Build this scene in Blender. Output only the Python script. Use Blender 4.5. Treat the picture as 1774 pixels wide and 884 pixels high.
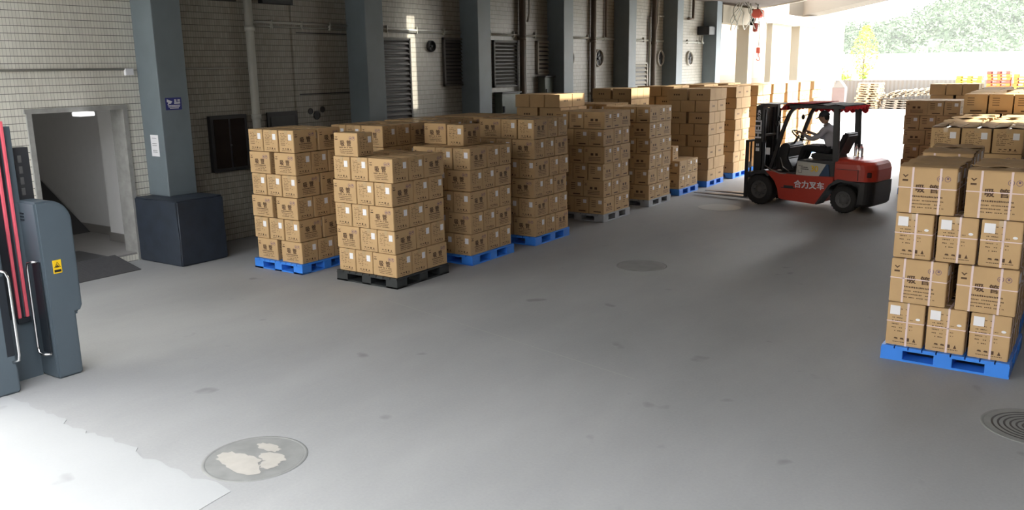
import bpy, bmesh, math, random
from mathutils import Vector, Matrix
for o in list(bpy.data.objects): bpy.data.objects.remove(o)
C = bpy.context.scene.collection
PI = math.pi
random.seed(7)

# ------------------------------------------------------------------ camera, sky, sun, exposure
def cam_rows(yaw, pitch, roll):
    cy, sy, cp, sp = math.cos(yaw), math.sin(yaw), math.cos(pitch), math.sin(pitch)
    f = Vector((-sy*cp, cy*cp, -sp)); r = Vector((cy, sy, 0)); d = f.cross(r)
    cr, sr = math.cos(roll), math.sin(roll)
    return cr*r + sr*d, -sr*r + cr*d, f
R_, D_, F_ = cam_rows(math.radians(34.01), math.radians(12.393), math.radians(0.841))
cam = bpy.data.cameras.new('camera'); co = bpy.data.objects.new('camera', cam); C.objects.link(co)
m = Matrix((R_, -D_, -F_)).transposed().to_4x4(); m.translation = (0, 0, 2.8)
co.matrix_world = m
cam.sensor_width = 36; cam.lens = 1478.2/1774*36; cam.clip_end = 2000
bpy.context.scene.camera = co

SUN = Vector((0.80, 0.42, 0.95)).normalized()
w = bpy.data.worlds.new('sky'); bpy.context.scene.world = w; w.use_nodes = True
nt = w.node_tree; bg = nt.nodes['Background']
sky = nt.nodes.new('ShaderNodeTexSky'); sky.sky_type = 'NISHITA'; sky.sun_disc = False
sky.sun_elevation = math.asin(SUN.z); sky.sun_rotation = math.atan2(SUN.x, SUN.y)
sky.air_density = 1.0; sky.dust_density = 4.0; sky.ozone_density = 1.0
hs = nt.nodes.new('ShaderNodeHueSaturation'); hs.inputs['Saturation'].default_value = 0.14
nt.links.new(sky.outputs[0], hs.inputs['Color']); nt.links.new(hs.outputs[0], bg.inputs['Color'])
bg.inputs['Strength'].default_value = 1.92
al = bpy.data.lights.new('lobby_fill_light', 'AREA'); al.energy = 10; al.size = .6; al.color = (1,.98,.95)  # unseen fill light added to brighten the stair lobby
ao = bpy.data.objects.new('lobby_fill_light', al); C.objects.link(ao); ao.location = (-13.2, 5.6, 2.95)
sl = bpy.data.lights.new('sun', 'SUN'); sl.energy = 15.0; sl.angle = math.radians(0.8); sl.color = (1.0, 0.94, 0.84)
so = bpy.data.objects.new('sun', sl); C.objects.link(so); so.location = (20, 30, 40)
so.rotation_euler = SUN.to_track_quat('Z', 'Y').to_euler()
vs = bpy.context.scene.view_settings
vs.view_transform = 'Standard'; vs.look = 'None'; vs.gamma = 1; vs.use_curve_mapping = False
vs.exposure = 0.0

# ------------------------------------------------------------------ helpers
def tag(o, label=None, cat=None, group=None, kind=None):
    if label: o['label'] = label
    if cat: o['category'] = cat
    if group: o['group'] = group
    if kind: o['kind'] = kind
    return o
def empty(name, loc=(0,0,0), rz=0, **k):
    o = bpy.data.objects.new(name, None); C.objects.link(o); o.location = loc; o.rotation_euler = (0,0,rz)
    o.empty_display_size = .1
    return tag(o, **k)
class MB:
    """collects shapes, then links them as one mesh"""
    def __init__(s): s.v = []; s.f = []; s.m = []; s.sm = []
    def add(s, vs, fs, mi=0, smooth=False):
        b = len(s.v); s.v += [tuple(v) for v in vs]
        for f in fs: s.f.append([b+i for i in f]); s.m.append(mi); s.sm.append(smooth)
        return s
    def box(s, x0, x1, y0, y1, z0, z1, mi=0):
        vs = [(x,y,z) for z in (z0,z1) for y in (y0,y1) for x in (x0,x1)]
        return s.add(vs, [(0,2,3,1),(4,5,7,6),(0,1,5,4),(2,6,7,3),(0,4,6,2),(1,3,7,5)], mi)
    def bbox(s, x0, x1, y0, y1, z0, z1, b=.01, mi=0):
        """box with chamfered edges"""
        bm = bmesh.new(); bmesh.ops.create_cube(bm, size=1)
        for v in bm.verts: v.co = Vector(((x0+x1)/2+v.co.x*(x1-x0), (y0+y1)/2+v.co.y*(y1-y0), (z0+z1)/2+v.co.z*(z1-z0)))
        bmesh.ops.bevel(bm, geom=bm.edges[:], offset=b, segments=2, affect='EDGES', profile=.5)
        return s.bm(bm, mi)
    def bm(s, bm, mi=0, smooth=False):
        bm.verts.index_update()
        s.add([v.co for v in bm.verts], [[v.index for v in f.verts] for f in bm.faces], mi, smooth); bm.free(); return s
    def prism(s, pts, y0, y1, mi=0, axis='y', b=0):
        """closed outline pts=(a,b) extruded along axis"""
        n = len(pts)
        def P(p, t): return {'y': (p[0], t, p[1]), 'x': (t, p[0], p[1]), 'z': (p[0], p[1], t)}[axis]
        bm = bmesh.new()
        A = [bm.verts.new(P(p, y0)) for p in pts]; B = [bm.verts.new(P(p, y1)) for p in pts]
        bm.faces.new(A); bm.faces.new(B[::-1])
        for i in range(n): bm.faces.new((A[i], B[i], B[(i+1)%n], A[(i+1)%n]))
        bmesh.ops.recalc_face_normals(bm, faces=bm.faces)
        if b: bmesh.ops.bevel(bm, geom=[e for e in bm.edges if e.calc_face_angle(0) > .5], offset=b, segments=2, affect='EDGES')
        bmesh.ops.triangulate(bm, faces=[f for f in bm.faces if len(f.verts) > 4])
        return s.bm(bm, mi)
    def cyl(s, p0, p1, r0, r1=None, n=16, mi=0, smooth=True, caps=True):
        r1 = r0 if r1 is None else r1
        p0 = Vector(p0); p1 = Vector(p1); d = (p1-p0).normalized()
        a = d.orthogonal().normalized(); b = d.cross(a)
        vs = [p0+r0*(math.cos(2*PI*i/n)*a+math.sin(2*PI*i/n)*b) for i in range(n)]
        vs += [p1+r1*(math.cos(2*PI*i/n)*a+math.sin(2*PI*i/n)*b) for i in range(n)]
        s.add(vs, [(i, (i+1)%n, n+(i+1)%n, n+i) for i in range(n)], mi, smooth)
        if caps:
            k = len(s.v)-2*n
            s.f += [[k+i for i in range(n)][::-1], [k+n+i for i in range(n)]]; s.m += [mi]*2; s.sm += [False]*2
        return s
    def tube(s, pts, r, n=8, mi=0):
        pts = [Vector(p) for p in pts]; rings = []; up = None
        for i, p in enumerate(pts):
            d = ((pts[min(i+1, len(pts)-1)]-pts[max(i-1, 0)])).normalized()
            a = d.orthogonal().normalized() if up is None else (up - up.dot(d)*d).normalized()
            up = a; b = d.cross(a)
            rings.append([p+r*(math.cos(2*PI*k/n)*a+math.sin(2*PI*k/n)*b) for k in range(n)])
        vs = [v for q in rings for v in q]; fs = []
        for i in range(len(pts)-1):
            for k in range(n): fs.append((i*n+k, i*n+(k+1)%n, (i+1)*n+(k+1)%n, (i+1)*n+k))
        fs += [tuple(range(n))[::-1], tuple((len(pts)-1)*n+k for k in range(n))]
        return s.add(vs, fs, mi, True)
    def lathe(s, prof, c, axis, n=32, mi=0):
        """profile (radius, offset) turned about axis through c"""
        ax = Vector(axis).normalized(); a = ax.orthogonal().normalized(); b = ax.cross(a); c = Vector(c)
        vs = []
        for r, t in prof:
            for k in range(n): vs.append(c+ax*t+r*(math.cos(2*PI*k/n)*a+math.sin(2*PI*k/n)*b))
        fs = [(i*n+k, i*n+(k+1)%n, (i+1)*n+(k+1)%n, (i+1)*n+k) for i in range(len(prof)-1) for k in range(n)]
        return s.add(vs, fs, mi, True)
    def quad(s, a, b, c, d, mi=0): return s.add([a,b,c,d], [(0,1,2,3)], mi)
    def join(s, me, M, mi=0):
        return s.add([M @ v.co for v in me.vertices], [list(p.vertices) for p in me.polygons], mi)
    def xf(s, M): s.v = [tuple(M @ Vector(v)) for v in s.v]; return s
    def mesh(s, name, mats):
        me = bpy.data.meshes.new(name); me.from_pydata(s.v, [], s.f)
        for mm in (mats if isinstance(mats, (list, tuple)) else [mats]): me.materials.append(mm)
        me.polygons.foreach_set('material_index', s.m); me.polygons.foreach_set('use_smooth', s.sm)
        me.update(); return me
    def build(s, name, mats, parent=None, **k):
        o = bpy.data.objects.new(name, s.mesh(name, mats)); C.objects.link(o)
        if parent: o.parent = parent
        return tag(o, **k)
def dup(root, loc=None, rz=None, **k):
    r = root.copy(); C.objects.link(r)
    if loc is not None: r.location = loc
    if rz is not None: r.rotation_euler = (0,0,rz)
    for ch in list(root.children):
        c = ch.copy(); C.objects.link(c); c.parent = r
        for g in ch.children:
            d = g.copy(); C.objects.link(d); d.parent = c
    return tag(r, **k)
_tc = {}
def text_mesh(txt, size, bold=0.0, space=1.0):
    """outline of a piece of writing as a flat mesh centred on the origin, in XY"""
    key = (txt, size, bold, space)
    if key in _tc: return _tc[key]
    cu = bpy.data.curves.new('lettering', 'FONT'); cu.body = txt; cu.size = size
    cu.align_x = 'CENTER'; cu.align_y = 'CENTER'; cu.space_character = space; cu.resolution_u = 2
    o = bpy.data.objects.new('lettering', cu); C.objects.link(o)
    dg = bpy.context.evaluated_depsgraph_get(); me = bpy.data.meshes.new_from_object(o.evaluated_get(dg))
    bpy.data.objects.remove(o)
    if bold:      # thicken the strokes with shifted copies
        q = MB(); i = 0
        for dx in (-bold, 0, bold):
            for dy in (-bold*.6, bold*.6): q.join(me, Matrix.Translation((dx, dy, i*.00005))); i += 1
        me = q.mesh('lettering', [])
    _tc[key] = me
    return me

# ------------------------------------------------------------------ materials
def mat(name, col, rough=.6, metal=0, var=.0, scale=8, bump=0, emit=None, spec=.5, var2=None, trans=0, alpha=1):
    m = bpy.data.materials.new(name); m.use_nodes = True; n = m.node_tree; p = n.nodes['Principled BSDF']
    p.inputs['Base Color'].default_value = (*col, 1); p.inputs['Roughness'].default_value = rough
    p.inputs['Metallic'].default_value = metal; p.inputs['Specular IOR Level'].default_value = spec
    if trans: p.inputs['Transmission Weight'].default_value = trans
    if emit: p.inputs['Emission Color'].default_value = (*emit[:3], 1); p.inputs['Emission Strength'].default_value = emit[3]
    if var or bump:
        tc = n.nodes.new('ShaderNodeTexCoord'); ns = n.nodes.new('ShaderNodeTexNoise')
        ns.inputs['Scale'].default_value = scale; ns.inputs['Detail'].default_value = 5
        n.links.new(tc.outputs['Object'], ns.inputs['Vector'])
        if var:
            mx = n.nodes.new('ShaderNodeMix'); mx.data_type = 'RGBA'
            c2 = var2 or tuple(c*(1-var) for c in col)
            mx.inputs[6].default_value = (*[min(1, c*(1+var*.5)) for c in col], 1); mx.inputs[7].default_value = (*c2, 1)
            n.links.new(ns.outputs['Fac'], mx.inputs[0]); n.links.new(mx.outputs[2], p.inputs['Base Color'])
        if bump:
            bp = n.nodes.new('ShaderNodeBump'); bp.inputs['Strength'].default_value = bump; bp.inputs['Distance'].default_value = .01
            n.links.new(ns.outputs['Fac'], bp.inputs['Height']); n.links.new(bp.outputs[0], p.inputs['Normal'])
    return m
def math_node(n, op, a, b=None, c=None):
    q = n.nodes.new('ShaderNodeMath'); q.operation = op
    for i, v in enumerate((a, b, c)):
        if v is None: continue
        if isinstance(v, (int, float)): q.inputs[i].default_value = v
        else: n.links.new(v, q.inputs[i])
    return q.outputs[0]
def tile_mat(name='mosaic_tile', ca=(.80,.785,.70), cb=(.62,.605,.53)):
    m = bpy.data.materials.new(name); m.use_nodes = True; n = m.node_tree; p = n.nodes['Principled BSDF']
    g = n.nodes.new('ShaderNodeNewGeometry'); sp = n.nodes.new('ShaderNodeSeparateXYZ'); n.links.new(g.outputs['Position'], sp.inputs[0])
    h = math_node(n, 'ADD', sp.outputs[0], sp.outputs[1])
    zz = math_node(n, 'DIVIDE', sp.outputs[2], .098); yy = math_node(n, 'DIVIDE', h, .0465)
    fz = math_node(n, 'FRACT', zz); fy = math_node(n, 'FRACT', yy)
    gz = math_node(n, 'LESS_THAN', fz, .085); gy = math_node(n, 'LESS_THAN', fy, .11)
    # every tile a little different
    cz = math_node(n, 'FLOOR', zz); cy = math_node(n, 'FLOOR', yy)
    cv = n.nodes.new('ShaderNodeCombineXYZ'); n.links.new(cz, cv.inputs[0]); n.links.new(cy, cv.inputs[1])
    wn = n.nodes.new('ShaderNodeTexWhiteNoise'); wn.noise_dimensions = '3D'; n.links.new(cv.outputs[0], wn.inputs['Vector'])
    ns = n.nodes.new('ShaderNodeTexNoise'); ns.inputs['Scale'].default_value = .9; ns.inputs['Detail'].default_value = 6; n.links.new(g.outputs['Position'], ns.inputs['Vector'])
    v = math_node(n, 'ADD', math_node(n, 'MULTIPLY', wn.outputs[0], .45), math_node(n, 'MULTIPLY', ns.outputs[0], .7))
    mx = n.nodes.new('ShaderNodeMix'); mx.data_type = 'RGBA'; n.links.new(v, mx.inputs[0])
    mx.inputs[6].default_value = (*ca,1); mx.inputs[7].default_value = (*cb,1)
    m2 = n.nodes.new('ShaderNodeMix'); m2.data_type = 'RGBA'; n.links.new(gy, m2.inputs[0]); n.links.new(mx.outputs[2], m2.inputs[6]); m2.inputs[7].default_value = (*[c*.62 for c in cb],1)
    m3 = n.nodes.new('ShaderNodeMix'); m3.data_type = 'RGBA'; n.links.new(gz, m3.inputs[0]); n.links.new(m2.outputs[2], m3.inputs[6]); m3.inputs[7].default_value = (*[c*.26 for c in cb],1)
    n.links.new(m3.outputs[2], p.inputs['Base Color']); p.inputs['Roughness'].default_value = .42
    return m
def floor_mat(name, c0, c1, rough=.45, s=.55):
    m = bpy.data.materials.new(name); m.use_nodes = True; n = m.node_tree; p = n.nodes['Principled BSDF']
    g = n.nodes.new('ShaderNodeNewGeometry')
    mp = n.nodes.new('ShaderNodeMapping'); mp.inputs['Scale'].default_value = (1, .45, 1); mp.inputs['Rotation'].default_value = (0,0,.5)
    n.links.new(g.outputs['Position'], mp.inputs[0])
    a = n.nodes.new('ShaderNodeTexNoise'); a.inputs['Scale'].default_value = s; a.inputs['Detail'].default_value = 8; a.inputs['Roughness'].default_value = .62; n.links.new(mp.outputs[0], a.inputs['Vector'])
    b = n.nodes.new('ShaderNodeTexNoise'); b.inputs['Scale'].default_value = 45; b.inputs['Detail'].default_value = 4; n.links.new(g.outputs['Position'], b.inputs['Vector'])
    k = n.nodes.new('ShaderNodeTexNoise'); k.inputs['Scale'].default_value = 2.3; k.inputs['Detail'].default_value = 2; n.links.new(g.outputs['Position'], k.inputs['Vector'])
    rp = n.nodes.new('ShaderNodeMapRange'); rp.inputs[1].default_value = .69; rp.inputs[2].default_value = .76; n.links.new(k.outputs['Fac'], rp.inputs[0])
    v = math_node(n, 'ADD', math_node(n, 'MULTIPLY', a.outputs[0], 1.5), math_node(n, 'MULTIPLY', b.outputs[0], .35))
    v = math_node(n, 'SUBTRACT', v, .42); v.node.use_clamp = True
    mx = n.nodes.new('ShaderNodeMix'); mx.data_type = 'RGBA'; n.links.new(v, mx.inputs[0]); mx.inputs[6].default_value = (*c0,1); mx.inputs[7].default_value = (*c1,1)
    m2 = n.nodes.new('ShaderNodeMix'); m2.data_type = 'RGBA'; n.links.new(math_node(n, 'MULTIPLY', rp.outputs[0], .5), m2.inputs[0]); n.links.new(mx.outputs[2], m2.inputs[6]); m2.inputs[7].default_value = (*[c*.55 for c in c0],1)
    n.links.new(m2.outputs[2], p.inputs['Base Color'])
    r = n.nodes.new('ShaderNodeMapRange'); n.links.new(a.outputs[0], r.inputs[0]); r.inputs[3].default_value = rough-.08; r.inputs[4].default_value = rough+.12
    n.links.new(r.outputs[0], p.inputs['Roughness']); p.inputs['Specular IOR Level'].default_value = .25
    bp = n.nodes.new('ShaderNodeBump'); bp.inputs['Strength'].default_value = .12; bp.inputs['Distance'].default_value = .004
    n.links.new(b.outputs[0], bp.inputs['Height']); n.links.new(bp.outputs[0], p.inputs['Normal'])
    return m
M = {}
M['tile'] = tile_mat()
M['tile2'] = tile_mat('darker_grey_tile', (.38,.36,.305), (.23,.215,.175))  # same tile pattern in a darker grey-brown tone
M['floor'] = floor_mat('grey_floor', (.245,.25,.25), (.385,.39,.385), .6)
M['apron'] = floor_mat('pale_concrete', (.34,.35,.35), (.40,.41,.41), .7)
M['column'] = mat('grey_blue_paint', (.155,.19,.21), .5, var=.2, scale=3)
M['plinth'] = mat('dark_blue_paint', (.028,.038,.055), .55, var=.5, scale=5, bump=.3)
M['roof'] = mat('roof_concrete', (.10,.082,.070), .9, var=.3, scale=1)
M['white'] = mat('white_plaster', (.72,.70,.66), .8, var=.1, scale=2)
M['beige'] = mat('beige_plaster', (.36,.27,.19), .8, var=.1, scale=1)
M['tan'] = mat('tan_plaster', (.28,.25,.19), .8, var=.1, scale=1)
M['pipe'] = mat('cream_pipe', (.42,.42,.37), .45, var=.15, scale=6)
M['pipedark'] = mat('rusty_pipe', (.13,.10,.075), .6, var=.3, scale=6)
M['frame'] = mat('door_frame_concrete', (.33,.33,.31), .8, var=.4, scale=9)
M['black'] = mat('black_paint', (.012,.012,.014), .45, var=.3, scale=9)
M['darkmetal'] = mat('dark_metal', (.045,.045,.045), .5, metal=.3, var=.3, scale=8)
M['louver'] = mat('grey_louver', (.10,.095,.085), .6, var=.3, scale=6)
M['louverpale'] = mat('pale_louver', (.45,.43,.37), .6, var=.2, scale=6)
M['carton'] = mat('brown_cardboard', (.52,.35,.18), .78, var=.16, scale=5, bump=.15, spec=.25)
M['ink'] = mat('brown_ink', (.085,.045,.022), .8)
M['ink2'] = mat('purple_ink', (.17,.11,.15), .8)
M['sticker'] = mat('white_paper', (.80,.80,.82), .55)
M['tape'] = mat('clear_brown_tape', (.50,.36,.20), .18, spec=.7)
M['strap'] = mat('pinkish_strap', (.72,.58,.56), .35)
M['blue'] = mat('blue_plastic', (.045,.24,.80), .38, var=.15, scale=5)
M['blackpl'] = mat('black_plastic', (.022,.026,.028), .5, var=.3, scale=5)
M['greypl'] = mat('weathered_blue_grey_plastic', (.32,.34,.36), .6, var=.3, scale=7)
M['wood'] = mat('raw_pallet_wood', (.55,.42,.27), .8, var=.4, scale=6)
M['woodold'] = mat('weathered_wood', (.34,.29,.23), .85, var=.45, scale=6)
M['orange'] = mat('orange_plastic', (.75,.20,.035), .5, var=.1)
M['redpl'] = mat('red_plastic', (.52,.09,.06), .5, var=.1)
M['yellowpl'] = mat('yellow_plastic', (.75,.60,.05), .5, var=.1)
M['mach'] = mat('machine_grey_paint', (.082,.108,.128), .42, var=.12, scale=4)
M['machdark'] = mat('machine_black_recess', (.010,.014,.02), .5)
M['chrome'] = mat('brushed_steel', (.72,.72,.72), .22, metal=1)
M['redstrip'] = mat('pink_red_strip', (.80,.13,.17), .35, var=.12, scale=10)
M['yellow'] = mat('yellow_vinyl', (.85,.55,.01), .4)
M['blacksign'] = mat('black_print', (.012,.012,.012), .5)
M['signblue'] = mat('dark_blue_sign', (.02,.025,.17), .4)
M['signwhite'] = mat('white_print', (.75,.75,.80), .5)
M['mred'] = mat('forklift_red', (.50,.042,.022), .38, var=.12, scale=4)
M['mgrey'] = mat('forklift_dark_grey', (.035,.037,.042), .4, var=.2, scale=6)
M['rubber'] = mat('tyre_rubber', (.022,.021,.021), .8, var=.3, scale=12, bump=.3)
M['rim'] = mat('rim_grey', (.10,.10,.10), .5, var=.3, scale=8)
M['cloth'] = mat('red_cloth', (.62,.02,.03), .8)
M['skin'] = mat('skin', (.36,.21,.15), .55)
M['shirt'] = mat('pale_grey_shirt', (.42,.41,.45), .85, var=.12, scale=9)
M['trousers'] = mat('dark_trousers', (.015,.015,.018), .85)
M['shoe'] = mat('black_shoe', (.012,.012,.012), .4)
M['cap'] = mat('dark_cap', (.035,.04,.055), .85)
M['steel'] = mat('worn_steel', (.35,.34,.33), .3, metal=.9, var=.3, scale=8)
M['plate'] = mat('off_white_panel', (.55,.55,.52), .4)
M['deepblue'] = mat('deep_blue_panel', (.02,.06,.14), .4)
M['bottle'] = mat('clear_bottle', (.85,.88,.9), .08, trans=.9)
M['leafy'] = mat('yellow_green_leaves', (.30,.42,.06), .8, var=.5, scale=2)
M['leafd'] = mat('hillside_green_leaves', (.10,.16,.075), .9, var=.5, scale=.2)
M['bark'] = mat('bark', (.16,.11,.07), .9, var=.3, scale=8)
M['ramp'] = mat('chequer_plate', (.10,.10,.105), .5, metal=.4, var=.3, scale=20)
M['manhole'] = mat('manhole_concrete', (.24,.245,.235), .8, var=.35, scale=6)
M['patch'] = mat('dried_mortar', (.42,.40,.36), .85, var=.2, scale=9)
M['fence'] = mat('grey_corrugated', (.17,.168,.16), .6)
M['binm'] = mat('pinkish_box', (.17,.13,.125), .7, var=.2, scale=3)

# ------------------------------------------------------------------ structure
S = dict(kind='structure')
f = MB(); f.box(-150, 150, -30, 420, -.2, 0); f.build('floor', M['floor'], **S)
# apron of pale bare concrete with an uneven edge
ed = [(-16, 3.45), (-7.7, 3.42)]
x = -7.5
while x < -4.75:
    ed.append((x, 3.42-.03*(x+7.5)+random.uniform(-.035,.035)+ .02*math.sin(x*5))); x += random.uniform(.04,.11)
ed += [(-4.60, 3.345), (-4.585, 3.2), (-4.565, 3.05), (-4.55, 2.5), (-4.5, -12), (-16, -12)]
a = MB(); a.prism(ed, 0, .004, axis='z'); a.build('trim_1', M['apron'], **S)
# long joint scratched in the floor
j = MB(); j.add([(-7.0,7.60,.003),(-3.2,6.72,.003),(-3.2,6.728,.003),(-7.0,7.608,.003)], [(0,1,2,3)]); j.build('trim_2', mat('joint', (.38,.38,.36), .8), **S)

XW = -11.9
def wall_x(name, y0, y1, z0, z1, holes, mt, x=XW, t=.3):
    """wall in the plane x with rectangular openings (y0,y1,z0,z1)"""
    ys = sorted({y0, y1, *[h[0] for h in holes], *[h[1] for h in holes]}); zs = sorted({z0, z1, *[h[2] for h in holes], *[h[3] for h in holes]})
    q = MB()
    for i in range(len(ys)-1):
        for k in range(len(zs)-1):
            cy = (ys[i]+ys[i+1])/2; cz = (zs[k]+zs[k+1])/2
            if any(h[0] < cy < h[1] and h[2] < cz < h[3] for h in holes): continue
            q.box(x-t, x, ys[i], ys[i+1], zs[k], zs[k+1])
    return q.build(name, mt, **S)
DOOR = (6.00, 7.45, .10, 2.33)
wall_x('wall_left', -14.6, 7.95, 0, 5.2, [DOOR], M['tile'])
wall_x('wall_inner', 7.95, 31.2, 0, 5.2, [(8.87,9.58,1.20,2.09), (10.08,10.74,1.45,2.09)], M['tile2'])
# stair lobby behind the doorway
q = MB(); q.box(-16, XW-.3, 8.02, 8.2, 0, 3.2); q.build('wall_lobby_side', mat('lobby_white', (.62,.62,.62), .8, var=.06), **S)
q = MB(); q.box(-16.2, -16, 4, 8.2, 0, 3.2); q.build('wall_lobby_back', M['white'], **S)
q = MB(); q.box(-16, XW-.3, 4.0, 4.2, 0, 3.2); q.build('wall_lobby_near', M['white'], **S)
q = MB(); q.box(-16, XW-.02, 4.2, 8.02, .0, .12); q.build('floor_lobby', mat('lobby_tile', (.30,.29,.28), .3, var=.3, scale=2), **S)
q = MB(); q.box(-16, XW-.3, 4, 8.2, 3.0, 3.2); q.build('ceiling_lobby', M['white'], **S)
q = MB(); q.box(-13.15, XW-.3, 7.74, 8.02, .12, 3.0); q.build('wall_lobby_pier', mat('pier_white', (.70,.70,.69), .8, var=.06), **S)
q = MB(); q.box(-15.99, -13.16, 7.99, 8.02, .12, .26); q.box(-13.17, XW-.3, 7.715, 7.74, .12, .26); q.build('baseboard_lobby', mat('skirting', (.20,.19,.18), .5), **S)
# dark solid painted in for the shaded void under the stair slope
q = MB(); q.prism([(-14.2,.12),(-15.99,1.14),(-15.99,.12)], 6.4, 7.985, axis='y'); q.build('trim_3', mat('stair_void_shade', (.05,.05,.052), .8, var=.05), **S)
q = MB()
q.box(XW-.3, XW+.03, 5.99, 6.06, .0, 2.28); q.box(XW-.3, XW+.03, 7.39, 7.46, .0, 2.28); q.box(XW-.3, XW+.03, 5.97, 7.47, 2.28, 2.345)
q.build('door_1', M['frame'], **S)
q = MB(); q.bbox(-11.85, -11.65, 6.6, 6.83, 2.22, 2.28, .015); q.build('ceiling_light', mat('lamp_white',(.8,.8,.8),.5,emit=(1,1,1,1)), label='small white strip light under the stair door lintel', cat='light')

# ramp plate at the door
q = MB(); q.prism([(-11.28,0),(-11.895,.135),(-11.895,.15),(-11.26,.012),(-11.26,0)], 5.6, 7.02, axis='y')
q.box(-12.75, -11.92, 6.08, 6.95, .121, .135)
for i in range(13):
    for k in range(28):
        u = i/13; y = 5.63+k*.05
        xx = -11.90+u*.62; zz = .149-u*.137
        q.add([(xx,y,zz+.003),(xx+.02,y+.012,zz),(xx+.038,y+.034,zz-.003),(xx+.016,y+.022,zz+.003)], [(0,1,2,3)])
q.build('ramp_plate', M['ramp'], label='dark chequered metal ramp plate sloping down from the stair doorway', cat='ramp')

# columns
cy_list = [7.70, 12.13, 15.69, 19.41, 23.13, 26.62, 30.13, 33.61]
clab = ['grey-blue square column on the dark block beside the doorway, with the blue sign', 'second grey-blue column from the doorway, left of the tall louvre',
 'third grey-blue column from the doorway, between two louvred vents', 'fourth grey-blue column from the doorway, beside the green door',
 'fifth grey-blue column from the doorway, beyond the dark round fan', 'sixth grey-blue column from the doorway, left of the bright wall',
 'seventh column from the doorway, at the far end of the tiled wall', 'farthest column, standing under the red chain hoist']
for i, y in enumerate(cy_list):
    z0 = .97 if i == 0 else 0
    q = MB(); q.bbox(XW, -11.4, y, y+.49, z0, 5.2, .012)
    if i: q.bbox(XW, -11.36, y-.03, y+.52, 0, .12, .01)
    q.build('column', M['column'] if i < 7 else M['tan'], label=clab[i], cat='column')
# plinth block of the first column
bm = bmesh.new(); bmesh.ops.create_cube(bm, size=1)
for v in bm.verts: v.co = Vector((-11.37+v.co.x*1.06*(1 if v.co.z<0 else .97), 7.83+v.co.y*.82, .485+v.co.z*.97))
bmesh.ops.bevel(bm, geom=bm.edges[:], offset=.02, segments=2, affect='EDGES')
bmesh.ops.subdivide_edges(bm, edges=bm.edges[:], cuts=2, use_grid_fill=True)
for v in bm.verts: v.co += Vector((random.uniform(-.006,.006), random.uniform(-.006,.006), random.uniform(-.006,.006)))
MB().bm(bm).build('column_block', M['plinth'], label='dark blue painted concrete block around the foot of the first column', cat='block')

# roof over the loading bay, oblique far edge; unseen outline shaped for the sunlight
rp = [(-12.3,4.9), (-12.3,36.2), (-11.9,35.6), (-9,32), (-6.2,27), (-4.4,22.6), (.2,27), (6.3,27), (6.3,2.6), (-4,2.6), (-8.5,2.8)]
gaps = [[(-10.95,14.38),(-9.10,15.36),(-9.10,15.62),(-10.95,14.64)],     # unseen openings added to let sun onto wall and stacks
        [(-6.80,16.2),(-6.25,16.2),(-6.25,17.3),(-6.80,17.3)], [(1.12,14.6),(2.1,14.6),(2.1,19.6),(1.12,19.6)], [(-7.2,20.5),(-6.7,20.5),(-6.7,23.7),(-7.2,23.7)]]
bm = bmesh.new(); ee = []
for loop in [rp]+gaps:
    vv = [bm.verts.new((p[0],p[1],5.0)) for p in loop]
    for i in range(len(vv)): ee.append(bm.edges.new((vv[i], vv[(i+1)%len(vv)])))
bmesh.ops.triangle_fill(bm, use_beauty=True, edges=ee)
r_ = bmesh.ops.extrude_face_region(bm, geom=bm.faces[:])
for v in r_['geom']:
    if isinstance(v, bmesh.types.BMVert): v.co.z = 5.30
bmesh.ops.recalc_face_normals(bm, faces=bm.faces)
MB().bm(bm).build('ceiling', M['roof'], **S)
q = MB(); q.prism([(-8.5,2.6),(-4,2.6),(3.6,2.6),(3.6,3.0),(-4,3.0),(-8.3,3.0)], 4.25, 5.0, axis='z'); q.build('trim_sky_block', M['roof'], **S)  # unseen deep beam added to hold back sky light
q = MB(); q.box(-40, 30, -15, -14.6, 0, 8.5); q.build('wall_sky_block', M['roof'], **S)  # unseen wall added behind the camera to block the low sky
q = MB()
for (x0,y0),(x1,y1) in zip(rp[2:7], rp[3:8]):
    d = Vector((x1-x0, y1-y0, 0)).normalized(); n_ = Vector((d.y, -d.x, 0))*-1
    A = Vector((x0,y0,4.96)); B = Vector((x1,y1,4.96)); o_ = n_*.06
    vs_ = [A, B, B+o_, A+o_]; q.add([tuple(p) for p in vs_]+[(p.x,p.y,5.05) for p in vs_], [(0,3,2,1),(4,5,6,7),(0,1,5,4),(1,2,6,5),(2,3,7,6),(3,0,4,7)])
q.build('trim_4', mat('pale_edge_trim', (.55,.50,.42), .6), **S)
q = MB(); q.box(3.6, 3.9, -14, 34, 0, 6.0); q.build('wall_light_block_right', M['roof'], **S)  # unseen wall added to keep side light out of the aisle
# far end: beige wall, big white piers, beam and second roof
q = MB(); q.box(-14.3, -14, 31.2, 60, 0, 6); q.build('wall_far', M['beige'], **S)
q = MB(); q.box(-14, XW-.3, 30.9, 31.2, 0, 5.2); q.build('wall_end', M['tile2'], **S)
q = MB(); q.box(-14, -13.8, 31.3, 50, 0, 2.15); q.build('baseboard_far', M['tan'], **S)
for y0, y1, x0, l in ((36.5,39.2,-11.65,'wide white wall pier just beyond the farthest column'), (40.5,43.3,-11.8,'wide white wall pier at the very end, beside the open sky')):
    MB().box(x0, -11.4, y0, y1, 0, 4.45).build('wall_pier', M['tan'], label=l, cat='pier')
q = MB(); q.box(-11.9, -11.3, 35.4, 44, 4.45, 4.85); q.box(-11.9,-11.3, 34.1, 35.4, 4.45, 4.55); q.box(-11.95,-11.9, 34.1, 36, 4.45, 4.85); q.build('trim_5', M['white'], **S)
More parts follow.
